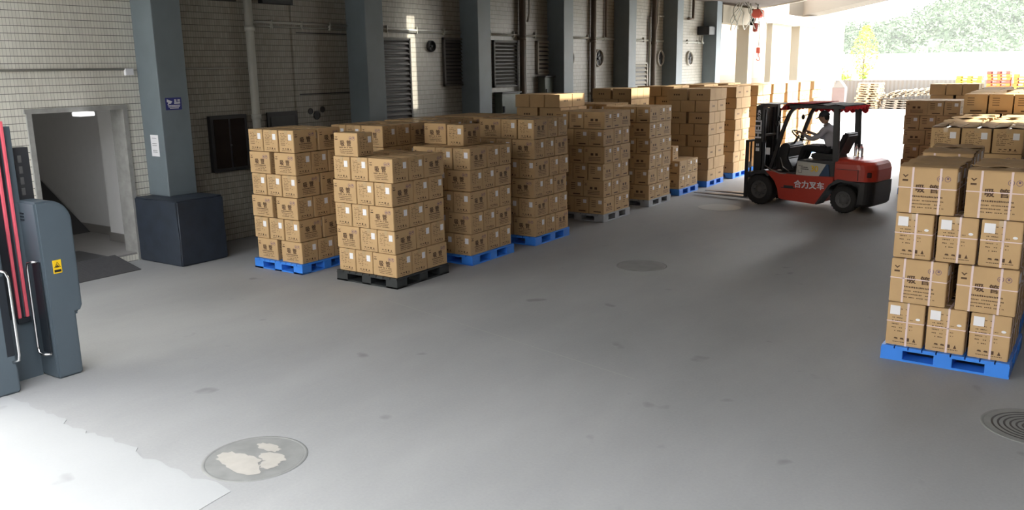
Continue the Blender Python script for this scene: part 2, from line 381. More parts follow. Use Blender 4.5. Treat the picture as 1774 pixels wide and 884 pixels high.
q = MB(); q.prism([(-12.4,42.1),(-11.8,42.3),(-7.1,33.9),(-3,26.6),(-2.4,26.9),(-11.4,43.6),(-12.4,43.6)], 5.0, 5.9, axis='z'); q.build('trim_6', mat('brown_grey_fascia',(.15,.13,.10),.8), **S)

# ------------------------------------------------------------------ wall fittings
def conduit(pts, r, name, mt, label, cat='pipe', brackets=True):
    q = MB(); q.tube(pts, r); o = q.build(name, mt, label=label, cat=cat)
    return o
conduit([(XW+.02,-3,2.86),(XW+.02,7.6,2.86)], .014, 'wall_conduit', M['pipe'], 'thin cream conduit along the tiled wall above the doorway')
conduit([(XW+.02,8.25,2.86),(XW+.02,9.7,2.86)], .014, 'wall_conduit', M['pipe'], 'short thin conduit on the wall above the dark electrical box')
q = MB(); q.bbox(XW, XW+.05, 7.49, 7.62, 2.77, 2.87, .006); q.build('junction_box', M['sticker'], label='small white junction box on the conduit left of the first column', cat='junction box')
for i, (a_, b_) in enumerate(zip([9.85]+[y+.5 for y in cy_list[1:7]], cy_list[1:7]+[31.2])):
    if i == 6: pass
    q = MB(); q.tube([(XW+.025,a_,3.62 if i==0 else 3.58),(XW+.025,b_,3.62 if i==0 else 3.58)], .022); q.tube([(XW+.02,a_,3.55),(XW+.02,b_,3.55)], .012)
    for t in (.2,.5,.8): q.box(XW, XW+.05, a_+(b_-a_)*t-.01, a_+(b_-a_)*t+.01, 3.52, 3.66)
    q.build('wall_conduit', M['pipe'], label='pair of cream conduits high on the wall %s' % ['before the second column','between the second and third columns','between the third and fourth columns','between the fourth and fifth columns','between the fifth and sixth columns','between the sixth and seventh columns','past the seventh column'][i], cat='pipe')
def downpipe(y, r, mt, label, z0=0, z1=5.1, x=None, boxy=False):
    x = x or XW+r+.02; q = MB()
    q.cyl((x,y,z0),(x,y,z1), r, n=14)
    z = .6
    while z < z1:
        if z > z0: q.cyl((x,y,z-.04),(x,y,z+.04), r*1.18, n=14)
        z += 1.45
    return q.build('downpipe', mt, label=label, cat='pipe')
downpipe(9.78, .07, M['pipe'], 'cream downpipe on the wall right of the dark electrical box')
downpipe(16.35, .05, M['pipe'], 'cream downpipe hugging the third column, nearer one')
downpipe(18.08, .075, M['pipedark'], 'thick dark downpipe left of the pale louvred window')
downpipe(18.28, .03, M['pipe'], 'thin cream pipe right beside the thick dark downpipe', z0=0)
q = MB(); q.tube([(XW+.09,18.33,3.9),(XW+.09,18.42,4.1),(XW+.09,18.42,5.0)], .025); q.build('branch_pipe', M['pipe'], label='thin cream pipe bending aside high above the pale louvred window', cat='pipe')
downpipe(20.05, .06, M['pipe'], 'cream downpipe right behind the fourth column')
downpipe(21.72, .07, M['pipedark'], 'dark downpipe left of the large round fan')
downpipe(21.92, .03, M['pipe'], 'thin cream pipe between dark downpipe and large round fan')
downpipe(23.75, .06, M['pipe'], 'cream downpipe right behind the fifth column')
downpipe(25.72, .08, M['pipedark'], 'dark downpipe between slatted vent and the next round fan')
downpipe(25.5, .035, M['pipe'], 'thin cream pipe on the left of the farther dark downpipe', z1=4.3)
q = MB(); q.tube([(XW+.05,26.0,3.9),(XW+.05,26.1,4.15),(XW+.05,26.1,5)], .03); q.tube([(XW+.05,26.1,4.35),(XW+.05,26.55,4.35)], .025); q.build('branch_pipe', M['pipe'], label='thin bent pipe high on the wall left of the sixth column', cat='pipe')
q = MB(); q.cyl((XW+.05,22.55,3.62),(XW+.05,22.55,5.1), .03); q.build('hanging_pipe', M['pipedark'], label='short rusty pipe hanging from above over the large round fan', cat='pipe')
q = MB(); q.tube([(XW+.1,28.9,5.1),(XW+.1,28.9,4.35),(XW+.1,28.5,4.35)], .05); q.build('hanging_pipe', M['pipedark'], label='rusty bent pipe hanging left of the seventh column', cat='pipe')
def louver(y0, y1, z0, z1, n, mt, label, fr=None, name='louvre_vent'):
    r = empty(name, (XW, (y0+y1)/2, z0), label=label, cat='vent'); c = (y0+y1)/2
    q = MB(); t = .045
    for a_ in ((y0-c,y0-c+t,0,z1-z0),(y1-c-t,y1-c,0,z1-z0),(y0-c,y1-c,0,t),(y0-c,y1-c,z1-z0-t,z1-z0)): q.box(0,.06,*a_)
    q.build('frame', fr or mt, r)
    MB().box(0,.008,y0-c,y1-c,0,z1-z0).build('backing', M['black'], r)
    for k in range(n):
        z = t+(z1-z0-2*t)*(k+.5)/n; h = (z1-z0-2*t)/n
        MB().add([(.005,y0-c+t,z+h*.35),(.055,y0-c+t,z-h*.30),(.055,y1-c-t,z-h*.30),(.005,y1-c-t,z+h*.35),(.005,y0-c+t,z+h*.35+.006),(.06,y0-c+t,z-h*.30+.006),(.06,y1-c-t,z-h*.30+.006),(.005,y1-c-t,z+h*.35+.006)],
            [(0,1,2,3),(4,7,6,5),(0,4,5,1),(3,2,6,7),(1,5,6,2)]).build('slat', mt, r)
louver(13.02, 13.92, 1.70, 3.42, 16, M['louver'], 'tall dark louvre vent right of the second column')
louver(15.03, 15.80, 2.42, 3.46, 12, M['louver'], 'dark louvre vent just left of the third column')
louver(16.92, 17.95, 2.34, 3.44, 12, M['louver'], 'dark louvre vent right of the third column above the green door')
louver(18.86, 19.75, 2.62, 3.45, 7, M['louverpale'], 'pale framed louvre left of the fourth column')
louver(24.45, 25.4, 2.05, 2.90, 6, M['louverpale'], 'pale slatted vent between fifth and sixth columns')
def wall_fan(y, z, r, label):
    e = empty('wall_fan', (XW, y, z), label=label, cat='fan')
    MB().lathe([(r,0),(r,.06),(r*.9,.08),(r*.86,.06),(r*.86,0)], (0,0,0), (1,0,0)).build('ring', M['louverpale'] if y > 20 else M['darkmetal'], e)
    MB().cyl((.005,0,0),(.012,0,0), r*.88, n=32).build('opening', M['black'], e)
    MB().cyl((.012,0,0),(.06,0,0), r*.2).build('hub', M['darkmetal'], e)
    for k in range(5):
        a_ = k*2*PI/5; b_ = a_+.55
        MB().add([(.03,r*.18*math.cos(a_),r*.18*math.sin(a_)),(.02,r*.8*math.cos(a_),r*.8*math.sin(a_)),(.05,r*.8*math.cos(b_),r*.8*math.sin(b_)),(.045,r*.18*math.cos(b_),r*.18*math.sin(b_))], [(0,1,2,3),(3,2,1,0)]).build('blade', M['darkmetal'], e)
wall_fan(14.62, 3.27, .12, 'small dark round fan between the tall louvre and the third column')
wall_fan(20.45, 3.03, .26, 'dark round fan half hidden by the fourth column')
wall_fan(22.16, 3.03, .25, 'large dark round fan between fourth and fifth columns')
wall_fan(26.40, 3.03, .25, 'dark round fan half hidden by the sixth column')
wall_fan(28.85, 3.03, .25, 'dark round fan on the bright wall left of the seventh column')
# dark recesses, boxes, holes
e = empty('electrical_box', (XW, 9.22, 1.64), label='large dark glazed box set in the tiled wall right of the first column', cat='electrical box')
MB().bbox(-.05,.08,-.37,.37,-.46,.46,.01).build('frame', M['black'], e)
MB().box(.08,.085,-.31,-.02,-.40,.40).box(.08,.085,.02,.31,-.40,.40).build('pane', mat('dark_glass',(.015,.012,.012),.12), e)
MB().cyl((.08,.0,-.03),(.11,.0,-.03),.012).build('handle', M['darkmetal'], e)
e = empty('wall_hatch', (XW, 10.41, 1.77), label='black recessed hatch in the wall just above the left carton stack', cat='hatch')
MB().box(-.12,.03,-.34,.34,-.33,.33).build('body', M['black'], e); MB().box(.03,.04,-.27,.27,-.25,.25).build('door', M['darkmetal'], e)
for y, l in ((9.2,'nearer dark vent box high on the wall at the top edge'),(10.41,'farther dark vent box high on the wall at the top edge')):
    e = empty('vent_box', (XW, y, 4.12), label=l, cat='vent'); MB().bbox(0,.12,-.34,.34,-.2,.3,.01).build('body', M['black'], e); MB().box(.12,.125,-.28,.28,-.14,.24).build('grille', M['darkmetal'], e)
for y, z, r, l in ((11.10,2.07,.05,'left small round dark hole in the wall above the cartons'),(11.25,1.99,.07,'middle larger dark hole in the wall above the cartons'),(11.40,2.09,.05,'right small round dark hole in the wall above the cartons')):
    MB().cyl((XW-.01,y,z),(XW+.004,y,z),r,n=20).lathe([(r,0),(r*1.1,.01),(r*1.15,0)],(XW,y,z),(1,0,0)).build('wall_hole', M['black'], label=l, cat='hole')
q = MB()
for z in (3.46,2.38): q.box(XW-.01,XW+.003,10.85,12.13,z-.012,z+.012)
q.build('trim_7', M['black'], **S)
q = MB(); q.box(XW,XW+.02,10.77,10.85,0,5.2); q.box(XW,XW+.03,13.92,13.96,0,3.42); q.build('trim_8', M['tile2'], **S)
def side_door(y0, y1, z1, label):
    e = empty('cabinet_door', (XW,(y0+y1)/2,0), label=label, cat='door'); h = (y1-y0)/2
    MB().bbox(0.002,.22,-h,h,0,z1,.02).build('body', mat('grey_green_paint',(.17,.20,.17),.5,var=.2), e)
    MB().box(-.0,.26,-h-.03,h+.03,z1,z1+.03).build('top', M['darkmetal'], e); MB().box(.22,.25,-h+.05,-h+.09,z1-.45,z1-.3).build('handle', M['black'], e)
side_door(16.98, 17.75, 2.2, 'grey green cabinet against the wall right of the third column')
side_door(18.93, 19.36, 2.55, 'grey green cabinet against the wall left of the fourth column')
e = empty('wall_unit', (XW, 30.0, 3.95), label='dark box unit on the bright wall beside the seventh column', cat='air unit')
MB().bbox(0,.45,-.45,.3,-.12,.18,.02).build('body', M['black'], e); MB().tube([(.1,-.2,-.12),(.1,-.2,-.35),(.1,-.1,-.4)],.03).build('drain', M['pipe'], e)

# camera notice and paper on the first column
e = empty('camera_sign', (-11.399, 7.92, 2.345), label='small dark blue surveillance notice on the first column', cat='sign')
MB().box(0,.004,-.135,.135,-.09,.09).build('board', M['signblue'], e)
def on_x(me, y, z, x=.006, s=1): return Matrix.Translation((x,y,z)) @ Matrix.Rotation(PI/2,4,'Z') @ Matrix.Rotation(PI/2,4,'X') @ Matrix.Scale(s,4)
q = MB()
q.add([(.005,-.11,.07),(.005,-.02,.035),(.005,-.05,.0),(.005,-.115,.03)], [(0,1,2,3)]); q.add([(.005,-.11,-.01),(.005,-.085,-.01),(.005,-.06,.012),(.005,-.085,.02)], [(0,1,2,3)])
q.join(text_mesh('监 控', .045, .0015), on_x(None,.06,.04))
q.box(.004,.006,.01,.11,.0,.018)
for z,l in ((-.025,.2),(-.045,.18),(-.065,.14)):
    k = -l/2
    while k < l/2: ww = random.uniform(.008,.014); q.box(.004,.0055,k,k+ww,z-.006,z+.006); k += ww+.003
q.build('lettering', M['signwhite'], e)
e = empty('paper_notice', (-11.63, 7.698, 1.73), label='white paper notice on the near face of the first column', cat='notice')
MB().box(-.095,.095,-.003,0,-.16,.16).build('sheet', M['sticker'], e)
q = MB()
for z in (-.1,-.075,.11,.0,.03): q.box(-.06,.05,-.0045,-.003,z,z+.006)
q.build('print', M['mgrey'], e)

# ------------------------------------------------------------------ manhole covers
def manhole(x, y, r, label, patches=False, ribs=False):
    e = empty('manhole_cover', (x,y,0), label=label, cat='manhole cover')
    MB().lathe([(r*1.06,0),(r*1.05,.004),(r,.005),(r*.985,.0015)], (0,0,0), (0,0,1), n=56).build('rim', M['manhole'], e)
    MB().cyl((0,0,.0005),(0,0,.003), r*.985, n=56, smooth=False).build('lid', M['manhole'], e)
    if patches:
        q = MB()
        for cx, cy, a_, b_ in ((-.16,-.12,.13,.09),(.07,-.18,.17,.08),(.12,.08,.13,.07),(-.06,.2,.11,.05),(-.02,-.08,.12,.08),(.2,-.02,.07,.07)):
            pts = []
            for k in range(22):
                t = k*2*PI/22; rr = 1+random.uniform(-.18,.18); pts.append((cx*r/.42+a_*rr*math.cos(t), cy*r/.42+b_*rr*math.sin(t)))
            zp = .0045+.0006*(cx*7%1)+.0005*(cy*13%1)
            q.add([(0+cx*r/.42,cy*r/.42,zp)]+[(p[0],p[1],zp) for p in pts], [(0,1+k,1+(k+1)%22) for k in range(22)])
        q.build('mortar_patch', M['patch'], e)
    if ribs:
        q = MB()
        for k in range(1,8): q.lathe([(r*k/8.5-.008,.003),(r*k/8.5,.007),(r*k/8.5+.008,.003)], (0,0,0), (0,0,1), n=56)
        q.build('ribs', M['darkmetal'], e)
manhole(-4.87, 3.78, .36, 'round manhole cover with pale mortar patches in the near foreground', patches=True)
manhole(-5.12, 10.9, .34, 'round manhole cover in the middle of the aisle floor')
manhole(-.10, 7.40, .36, 'round ribbed manhole cover at the right edge of the floor', ribs=True)
q = MB(); q.cyl((-6.0,16.35,.0),(-6.0,16.35,.003), .42, n=40, smooth=False); q.build('manhole_cover', mat('pale_lid',(.42,.42,.39),.7), label='pale round cover on the floor in front of the forklift forks', cat='manhole cover')

# ------------------------------------------------------------------ left machine (wrapping column)
e = empty('machine_column', (-7.92, 3.9, 0), label='tall dark grey machine column with red vertical strips between two rounded cabinets', cat='machine')
def mo(q, name, m_, par=e, **k): return q.xf(Matrix.Translation((7.92,-3.9,0))).build(name, m_, par, **k)
# rounded cabinet farther from camera: side profile in y,z
def cabinet_profile(y0, y1, z1, r):
    p = [(y0+.02,0),(y1-.07,0),(y1-.07,.60),(y1-.03,.60),(y1,.66),(y1,z1-r)]
    for k in range(1,9): a_ = k*PI/16; p.append((y1-r+r*math.cos(a_), z1-r+r*math.sin(a_)))
    p += [(y0,z1)]
    return p
c1 = mo(MB().prism(cabinet_profile(3.88,4.21,1.68,.21), -8.09, -7.77, axis='x', b=.018), 'cabinet', M['mach'])
mo(MB().prism([(3.55,0),(3.54,1.56),(3.50,1.62),(3.44,1.66),(3.0,1.66),(3.0,0)], -8.09, -7.76, axis='x', b=.018), 'cabinet', M['mach'])
mo(MB().box(-8.25,-8.05,3.55,3.90,0,2.35), 'rear_panel', M['mach'])
mo(MB().box(-8.05,-8.035,3.66,3.79,.60,2.35), 'track_recess', M['machdark'])
for y in (3.745, 3.815): mo(MB().bbox(-8.035,-8.01,y-.014,y+.014,.60,2.4,.006), 'red_strip', M['redstrip'], label='glossy pinkish red strip')
mo(MB().bbox(-8.04,-8.005,3.72,3.84,.55,.60,.006), 'strip_stop', M['machdark'])
q = MB(); q.box(-8.2,-8.1,3.93,4.06,1.2,2.15); 
for z in (2.05,1.95,1.85,1.75): q.box(-8.1,-8.09,3.955,3.985,z-.035,z+.03,1)
for z in (1.65,1.55,1.45): q.cyl((-8.1,3.97,z),(-8.09,3.97,z),.01,n=8,mi=1)
mo(q, 'toothed_rack', [M['mgrey'], M['rim']])
q = MB()
for z in (1.50,1.53,1.56): q.box(-8.03,-7.97,3.874,3.88,z,z+.012)
mo(q, 'vent_slots', M['machdark'])
mo(MB().box(-7.93,-7.80,3.872,3.882,.26,1.13), 'door_recess', M['machdark'])
def handle(y, x0, z0, z1, nm='handle'):
    q = MB(); q.tube([(x0,y,z0),(x0-.0,y-.045,z0+.01),(x0-.01,y-.06,z0+.05),(x0-.01,y-.06,z1-.05),(x0,y-.045,z1-.01),(x0,y,z1)], .011, n=10)
    return mo(q, nm, M['chrome'], label='curved chrome grab handle')
q = MB(); q.tube([(-7.83,3.88,1.13),(-7.84,3.84,1.135),(-7.90,3.82,1.12),(-7.92,3.82,1.06),(-7.92,3.82,.33),(-7.91,3.82,.27),(-7.86,3.83,.25),(-7.80,3.88,.255)], .013, n=10); mo(q, 'handle', M['chrome'], label='curved chrome grab handle')
mo(MB().box(-7.764,-7.758,3.47,3.535,.35,1.08), 'door_recess', M['machdark'])
q = MB(); q.tube([(-7.76,3.49,1.13),(-7.73,3.5,1.135),(-7.715,3.53,1.12),(-7.715,3.55,1.06),(-7.715,3.55,.36),(-7.72,3.545,.31),(-7.76,3.51,.29)], .013, n=10); mo(q, 'handle', M['chrome'], label='curved chrome grab handle')
# yellow warning sticker
mo(MB().bbox(-7.770,-7.765,3.975,4.055,1.005,1.13,.002), 'warning_sticker', M['yellow'], label='yellow warning sticker with black triangle')
q = MB()
def tri(q, c, s, t, x):
    P = [(c[0]+s*math.cos(PI/2+k*2*PI/3), c[1]+s*math.sin(PI/2+k*2*PI/3)) for k in range(3)]; I = [(c[0]+(s-t)*math.cos(PI/2+k*2*PI/3), c[1]+(s-t)*math.sin(PI/2+k*2*PI/3)) for k in range(3)]
    q.add([(x,*p) for p in P]+[(x,*p) for p in I], [(k,(k+1)%3,3+(k+1)%3,3+k) for k in range(3)])
tri(q, (4.015,1.078), .036, .008, -7.7635); q.box(-7.765,-7.7635,3.998,4.03,1.066,1.076); q.box(-7.765,-7.7635,4.008,4.016,1.066,1.09); q.box(-7.765,-7.7635,3.983,4.047,1.017,1.040)
mo(q, 'sticker_print', M['blacksign'])

# ------------------------------------------------------------------ cartons
def squiggle(q, fn, u0, u1, v, h, rnd, mi=1, dens=1.0):
    """a line of tiny illegible print"""
    u = u0
    while u < u1:
        ww = rnd.uniform(.006,.013)
        if rnd.random() < .9*dens: fn(q, u, min(u+ww,u1), v-h/2*rnd.uniform(.7,1), v+h/2*rnd.uniform(.7,1), mi)
        u += ww+rnd.uniform(.0025,.005)
def ring(q, P, u, v, r, t, mi):
    n = 14; q.add([P(u+r*math.cos(k*2*PI/n), v+r*math.sin(k*2*PI/n)) for k in range(n)]+[P(u+(r-t)*math.cos(k*2*PI/n), v+(r-t)*math.sin(k*2*PI/n)) for k in range(n)],
        [(k,(k+1)%n,n+(k+1)%n,n+k) for k in range(n)], mi)
CM = [M['carton'], M['ink'], M['ink2'], M['sticker'], M['tape'], M['strap']]
def carton_mesh(kind, L, W, H, lite=False, seed=1):
    rnd = random.Random(seed); q = MB()
    hl, hw = L/2, W/2
    bm = bmesh.new(); bmesh.ops.create_cube(bm, size=1)
    for v in bm.verts: v.co = Vector((v.co.x*L, v.co.y*W, (v.co.z+.5)*H))
    if not lite:
        bmesh.ops.bevel(bm, geom=bm.edges[:], offset=.006, segments=2, affect='EDGES')
        bmesh.ops.triangulate(bm, faces=[f_ for f_ in bm.faces if len(f_.verts) > 4])
    q.bm(bm)
    E_ = .0012
    faces = {'-y': lambda u,v: (u,-hw-E_,v), '+y': lambda u,v: (-u,hw+E_,v), '+x': lambda u,v: (hl+E_,u,v), '-x': lambda u,v: (-hl-E_,-u,v)}
    for k, P in faces.items():
        def rect(q, u0, u1, v0, v1, mi, P=P): q.add([P(u0,v0),P(u1,v0),P(u1,v1),P(u0,v1)], [(0,1,2,3)], mi)
        wide = k[1] == 'y'; half = hl if wide else hw
        def TM(u, v, s, P=P):
            o_ = Vector(P(u,v)); ax = Vector(P(u+1,v))-o_; az = Vector((0,0,1)); nn = ax.cross(az)
            return Matrix.Translation(o_) @ Matrix((ax, az, nn)).transposed().to_4x4()
        if kind == 'B':
            for i in range(3):
                rect(q, -.075+i*.055, -.04+i*.055, H*.42, H*.42+.038, 1) if wide else None
            if not lite:
                for s_ in (-.3,.3): rect(q, s_*L-.008, s_*L+.008, .004, H-.004, 4) if wide else None
                if not wide: rect(q, -.02,.02,H*.55,H-.004,4); squiggle(q, rect, -half*.5, half*.5, H*.35, .012, rnd)
            continue
        if wide:
            u = -half*.78; q.add([P(u-.026,H*.84),P(u,H*.78),P(u+.026,H*.84),P(u+.014,H*.845),P(u,H*.815),P(u-.014,H*.845)], [(0,1,4,5),(1,2,3,4)], 1)
            rect(q, u-.024,u+.024,H*.70,H*.74,1)
            if lite:
                rect(q,-.075,-.02,H*.46,H*.61,1); rect(q,.02,.075,H*.46,H*.61,1)
                for v in (.36,.27,.18): rect(q,-.12,.13,H*v-.005,H*v+.005,1)
                continue
            ring(q, P, half*.42, H*.78, .026, .005, 2); ring(q, P, half*.68, H*.78, .026, .005, 2)
            rect(q, half*.42-.01,half*.42+.01,H*.78-.01,H*.78+.008,2); rect(q, half*.68-.008,half*.68+.010,H*.78-.004,H*.78+.014,2)
            tm = text_mesh('吸 管', .082, .0028, 1.15)
            q.join(tm, TM(0, H*.54, 1), 1)
            squiggle(q, rect, -half*.56, half*.56, H*.375, .017, rnd)
            squiggle(q, rect, -half*.50, half*.60, H*.285, .011, rnd); squiggle(q, rect, -half*.50, half*.52, H*.21, .011, rnd); squiggle(q, rect, -half*.50, half*.62, H*.135, .011, rnd)
        else:
            if lite:
                for v in (.8,.68,.56,.44): rect(q,-half*.7,-half*.1,H*v-.005,H*v+.005,1)
                rect(q,-half*.4,half*.6,H*.1,H*.17,1); rect(q,half*.25,half*.72,H*.62,H*.84,3) if k in ('-x','+x') and kind in 'AE' else None
                continue
            sgn = -1 if kind == 'C' else 1
            for i, v in enumerate((.86,.79,.72,.65,.58,.50,.42,.34)):
                squiggle(q, rect, -half*.72, (-half*.15 if i%2 else half*.12)*1, H*v, .010, rnd, dens=.8)
                if i in (3,4,5,6): squiggle(q, rect, half*.15, half*.40, H*v-.01, .009, rnd, dens=.6)
            for i in range(4):
                u = -half*.45+i*half*.33
                if i < 2: q.add([P(u-.018,H*.155),P(u+.018,H*.145),P(u+.014,H*.185),P(u-.01,H*.19)], [(0,1,2,3)], 1)
                elif i == 2: rect(q,u-.012,u+.012,H*.12,H*.20,1)
                else: q.add([P(u-.014,H*.12),P(u+.014,H*.12),P(u,H*.21)], [(0,1,2)], 1)
            squiggle(q, rect, -half*.6, half*.7, H*.085, .009, rnd)
    # seam of the closing flaps and tape
    if not lite:
        q.box(-hl+.004, hl-.004, -.0015, .0015, H-.001, H+.0015, 1)
        q.box(-hl+.002, hl-.002, -.027, .027, H+.0005, H+.0022, 4)
        for s_ in (-1,1): q.box(*sorted((s_*(hl+.0005), s_*(hl+.002))), -.027, .027, H-.055, H, 4)
    return q.mesh('carton_%s' % kind, CM)
TYPES = {'A': (.419,.299,.302), 'B': (.505,.340,.256), 'C': (.485,.325,.42), 'D': (.47,.33,.30), 'E': (.42,.298,.302)}
PITCH = {'A': (.43,.311,.309), 'B': (.53,.358,.264), 'C': (.52,.355,.428), 'D': (.50,.35,.305), 'E': (.455,.315,.31)}
full = {k: carton_mesh(k, *v, seed=i+3) for i, (k, v) in enumerate(TYPES.items())}
liteM = {k: carton_mesh(k, *v, lite=True) for k, v in TYPES.items()}
def layer(kind, alt):
    """(x, y, rotation, place words, seen) offsets from the front left corner"""
    a_, b_, h = PITCH[kind]
    if kind == 'A':
        T = a_+2*b_; o = []
        def add(x0,x1,y0,y1,rot,w_,see): o.append(((x0+x1)/2,(y0+y1)/2,rot,w_,see))
        N, Wd = -PI/2, 0
        if not alt:
            add(0,b_,0,a_,N,'front left',1); add(b_,2*b_,0,a_,N,'front middle',1)
            add(2*b_,T,0,b_,Wd,'front right',1); add(2*b_,T,b_,2*b_,Wd,'right middle',1)
            add(T-b_,T,2*b_,T,N,'back right',1); add(T-2*b_,T-b_,2*b_,T,N,'back middle',0)
            add(0,a_,T-b_,T,Wd,'back left',0); add(0,a_,T-2*b_,T-b_,Wd,'left middle',0)
        else:
            add(0,a_,0,b_,Wd,'front left',1); add(0,a_,b_,2*b_,Wd,'left middle',0)
            add(a_,a_+b_,0,a_,N,'front middle',1); add(a_+b_,T,0,a_,N,'front right',1)
            add(T-a_,T,a_,a_+b_,Wd,'right middle',1); add(T-a_,T,a_+b_,T,Wd,'back right',1)
            add(0,b_,2*b_,T,N,'back left',0); add(b_,2*b_,2*b_,T,N,'back middle',0)
        return o
    o = []
    if not alt:     # three narrow ends in front, two deep
        for j in range(2):
            for i in range(3): o.append((b_*(i+.5)+ (0 if kind!='C' else 0), a_*(j+.5), -PI/2, ('front ' if j==0 else 'rear ')+('left','middle','right')[i], 1 if j==0 or i==2 else 0))
    else:
        gap = 3*b_-2*(a_-.02)
        for j in range(3):
            for i in range(2): o.append(((a_-.02)*(i+.5)+(gap if i else 0), b_*(j+.5), 0, ('front ','central ','rear ')[j]+('left','right')[i], 1 if j==0 or i==1 else 0))
    return o
cartons = []   # kind, x, y, z, rot, label words, seen, stack
pallets = []
ordn = ['bottom','second','third','fourth','fifth','sixth','seventh','eighth']
def stack(kind, x, y, n, pal, where, alt0=0, rz=0, top=None, sort=0, plab=None):
    """a palletised stack with its front left corner at x,y"""
    pallets.append((pal, x, y, rz+(.0 if kind != 'E' else 1e-9), plab or ('%s pallet under the %s' % ({'blue':'blue plastic','black':'black plastic','grey':'weathered pale plastic'}[pal], where))))
    R = Matrix.Rotation(rz, 3, 'Z'); rnd = random.Random(int(x*100)+int(y*37)); h = PITCH[kind][2]
    for k in range(n+(1 if top else 0)):
        if k >= n:
            lay = top(layer(kind, (k+alt0) % 2))
        else: lay = layer(kind, (k+alt0) % 2)
        sh = (rnd.uniform(-.018,.018), rnd.uniform(-.018,.018))
        for (cx, cy, rot, wd, see) in lay:
            p = R @ Vector((cx+.02+sh[0]+rnd.uniform(-.003,.003), cy+.02+sh[1]+rnd.uniform(-.003,.003), 0))
            topmost = k >= n-(0 if top else 1)
            cartons.append((kind, x+p.x, y+p.y, .142+k*h+.0015*k, rot+rz+rnd.uniform(-.016,.016), wd, k, n, see or topmost or (top and k == n-1), where, sort))
A0 = 0
# front column, from the camera along the aisle
stack('A', -8.34, 8.07, 5, 'black', 'nearest stack on the black pallet', alt0=0, top=lambda l: [(.235,.175,0,'front left',1)])
stack('E', -9.94, 8.0, 6, 'blue', 'leftmost stack near the column', alt0=1)
stack('A', -8.30, 9.66, 5, 'blue', 'stack right behind the black pallet', alt0=1, top=lambda l: [(.12,.55,0,'upper left',1),(.62,.45,-PI/2,'upper right',1)])
stack('A', -8.26, 11.30, 6, 'blue', 'second full stack along the aisle', alt0=0)
stack('A', -8.30, 13.70, 6, 'grey', 'third full stack along the aisle', alt0=1)
stack('A', -8.32, 15.68, 6, 'grey', 'fourth full stack along the aisle', alt0=0)
# part stack
pallets.append(('blue', -8.40, 17.42, 0, 'blue plastic pallet under the low half-built stack'))
a_, b_, h_ = PITCH['A']
lay0 = layer('A', 0)
for k in range(2):
    for (cx,cy,rot,wd,see) in layer('A', k): cartons.append(('A', -8.38+cx, 17.44+cy, .14+k*h_, rot, wd, k, 2, 1, 'low half-built stack', 0))
cartons.append(('A', -7.72, 17.62, .14+2*h_, 0, 'front', 2, 3, 1, 'low half-built stack', 0))
ys = [(18.95,8),(20.70,8),(22.35,8),(23.60,8),(25.0,8),(26.25,8),(27.7,8)]
nm = ['first tall strapped stack past the low one','second tall strapped stack past the low one','third tall strapped stack past the low one','fourth tall stack, behind the forklift mast','fifth tall stack, seen through the forklift','sixth tall stack, next to last','last tall stack of the left row']
for (y, n), l in zip(ys, nm): stack('B', -8.37, y, n, 'blue', l, alt0=0 if y != 20.70 else 1)
# second column towards the wall
stack('A', -9.56, 9.25, 6, 'blue', 'inner stack behind the leftmost one', alt0=1)
stack('A', -9.60, 10.50, 6, 'blue', 'inner stack second behind the leftmost one', alt0=0)
stack('A', -9.55, 11.75, 6, 'blue', 'inner stack third behind the leftmost one', alt0=1)
stack('B', -9.98, 14.95, 8, 'blue', 'tall inner stack rising near the third column', alt0=1)
stack('A', -9.75, 16.60, 6, 'blue', 'inner stack between the two tall inner ones', alt0=0)
stack('B', -10.50, 19.25, 8, 'blue', 'tall inner stack near the large round fan', alt0=0)
stack('B', -10.30, 21.40, 8, 'blue', 'tall inner stack behind the first tall aisle stack', alt0=1)
stack('B', -10.10, 23.00, 8, 'blue', 'farther tall inner stack', alt0=0)
stack('B', -10.0, 24.6, 8, 'blue', 'farthest tall inner stack', alt0=1)
# right side
RZ = math.radians(-1.5)
stack('C', -1.45, 8.50, 4, 'blue', 'nearest strapped stack at the right edge', alt0=0, rz=RZ)
stack('C', -1.46, 9.95, 3, 'blue', 'strapped stack behind the nearest right one', alt0=0, rz=0, top=lambda l: [q_ for q_ in l if q_[3].endswith('left')])
stack('D', -1.70, 12.1, 6, 'blue', 'unstrapped right stack with three labelled ends', alt0=1)
stack('D', -1.72, 13.25, 6, 'blue', 'right stack behind the three labelled ends', alt0=0)
stack('D', -1.70, 14.38, 6, 'blue', 'fourth right stack', alt0=0)
stack('D', -1.74, 15.52, 7, 'blue', 'fifth right stack', alt0=0)
stack('D', -1.78, 16.68, 7, 'blue', 'sixth right stack', alt0=1)
stack('D', -1.80, 17.85, 7, 'blue', 'seventh right stack', alt0=0)
stack('D', -1.85, 19.0, 7, 'blue', 'eighth right stack', alt0=1)
stack('D', -.50, 12.3, 6, 'blue', 'outer right stack', alt0=1)
stack('D', -.50, 13.45, 6, 'blue', 'second outer right stack', alt0=0)
stack('D', -.55, 14.6, 6, 'blue', 'third outer right stack', alt0=1)
stack('D', -.60, 15.8, 7, 'blue', 'fourth outer right stack', alt0=0)
stack('D', -.62, 17.0, 7, 'blue', 'fifth outer right stack', alt0=1)
stack('A', -3.32, 19.9, 6, 'blue', 'dark stack left of the bright right tops', alt0=0)
stack('B', -3.36, 23.3, 8, 'blue', 'farthest dark stack on the right side', alt0=1)

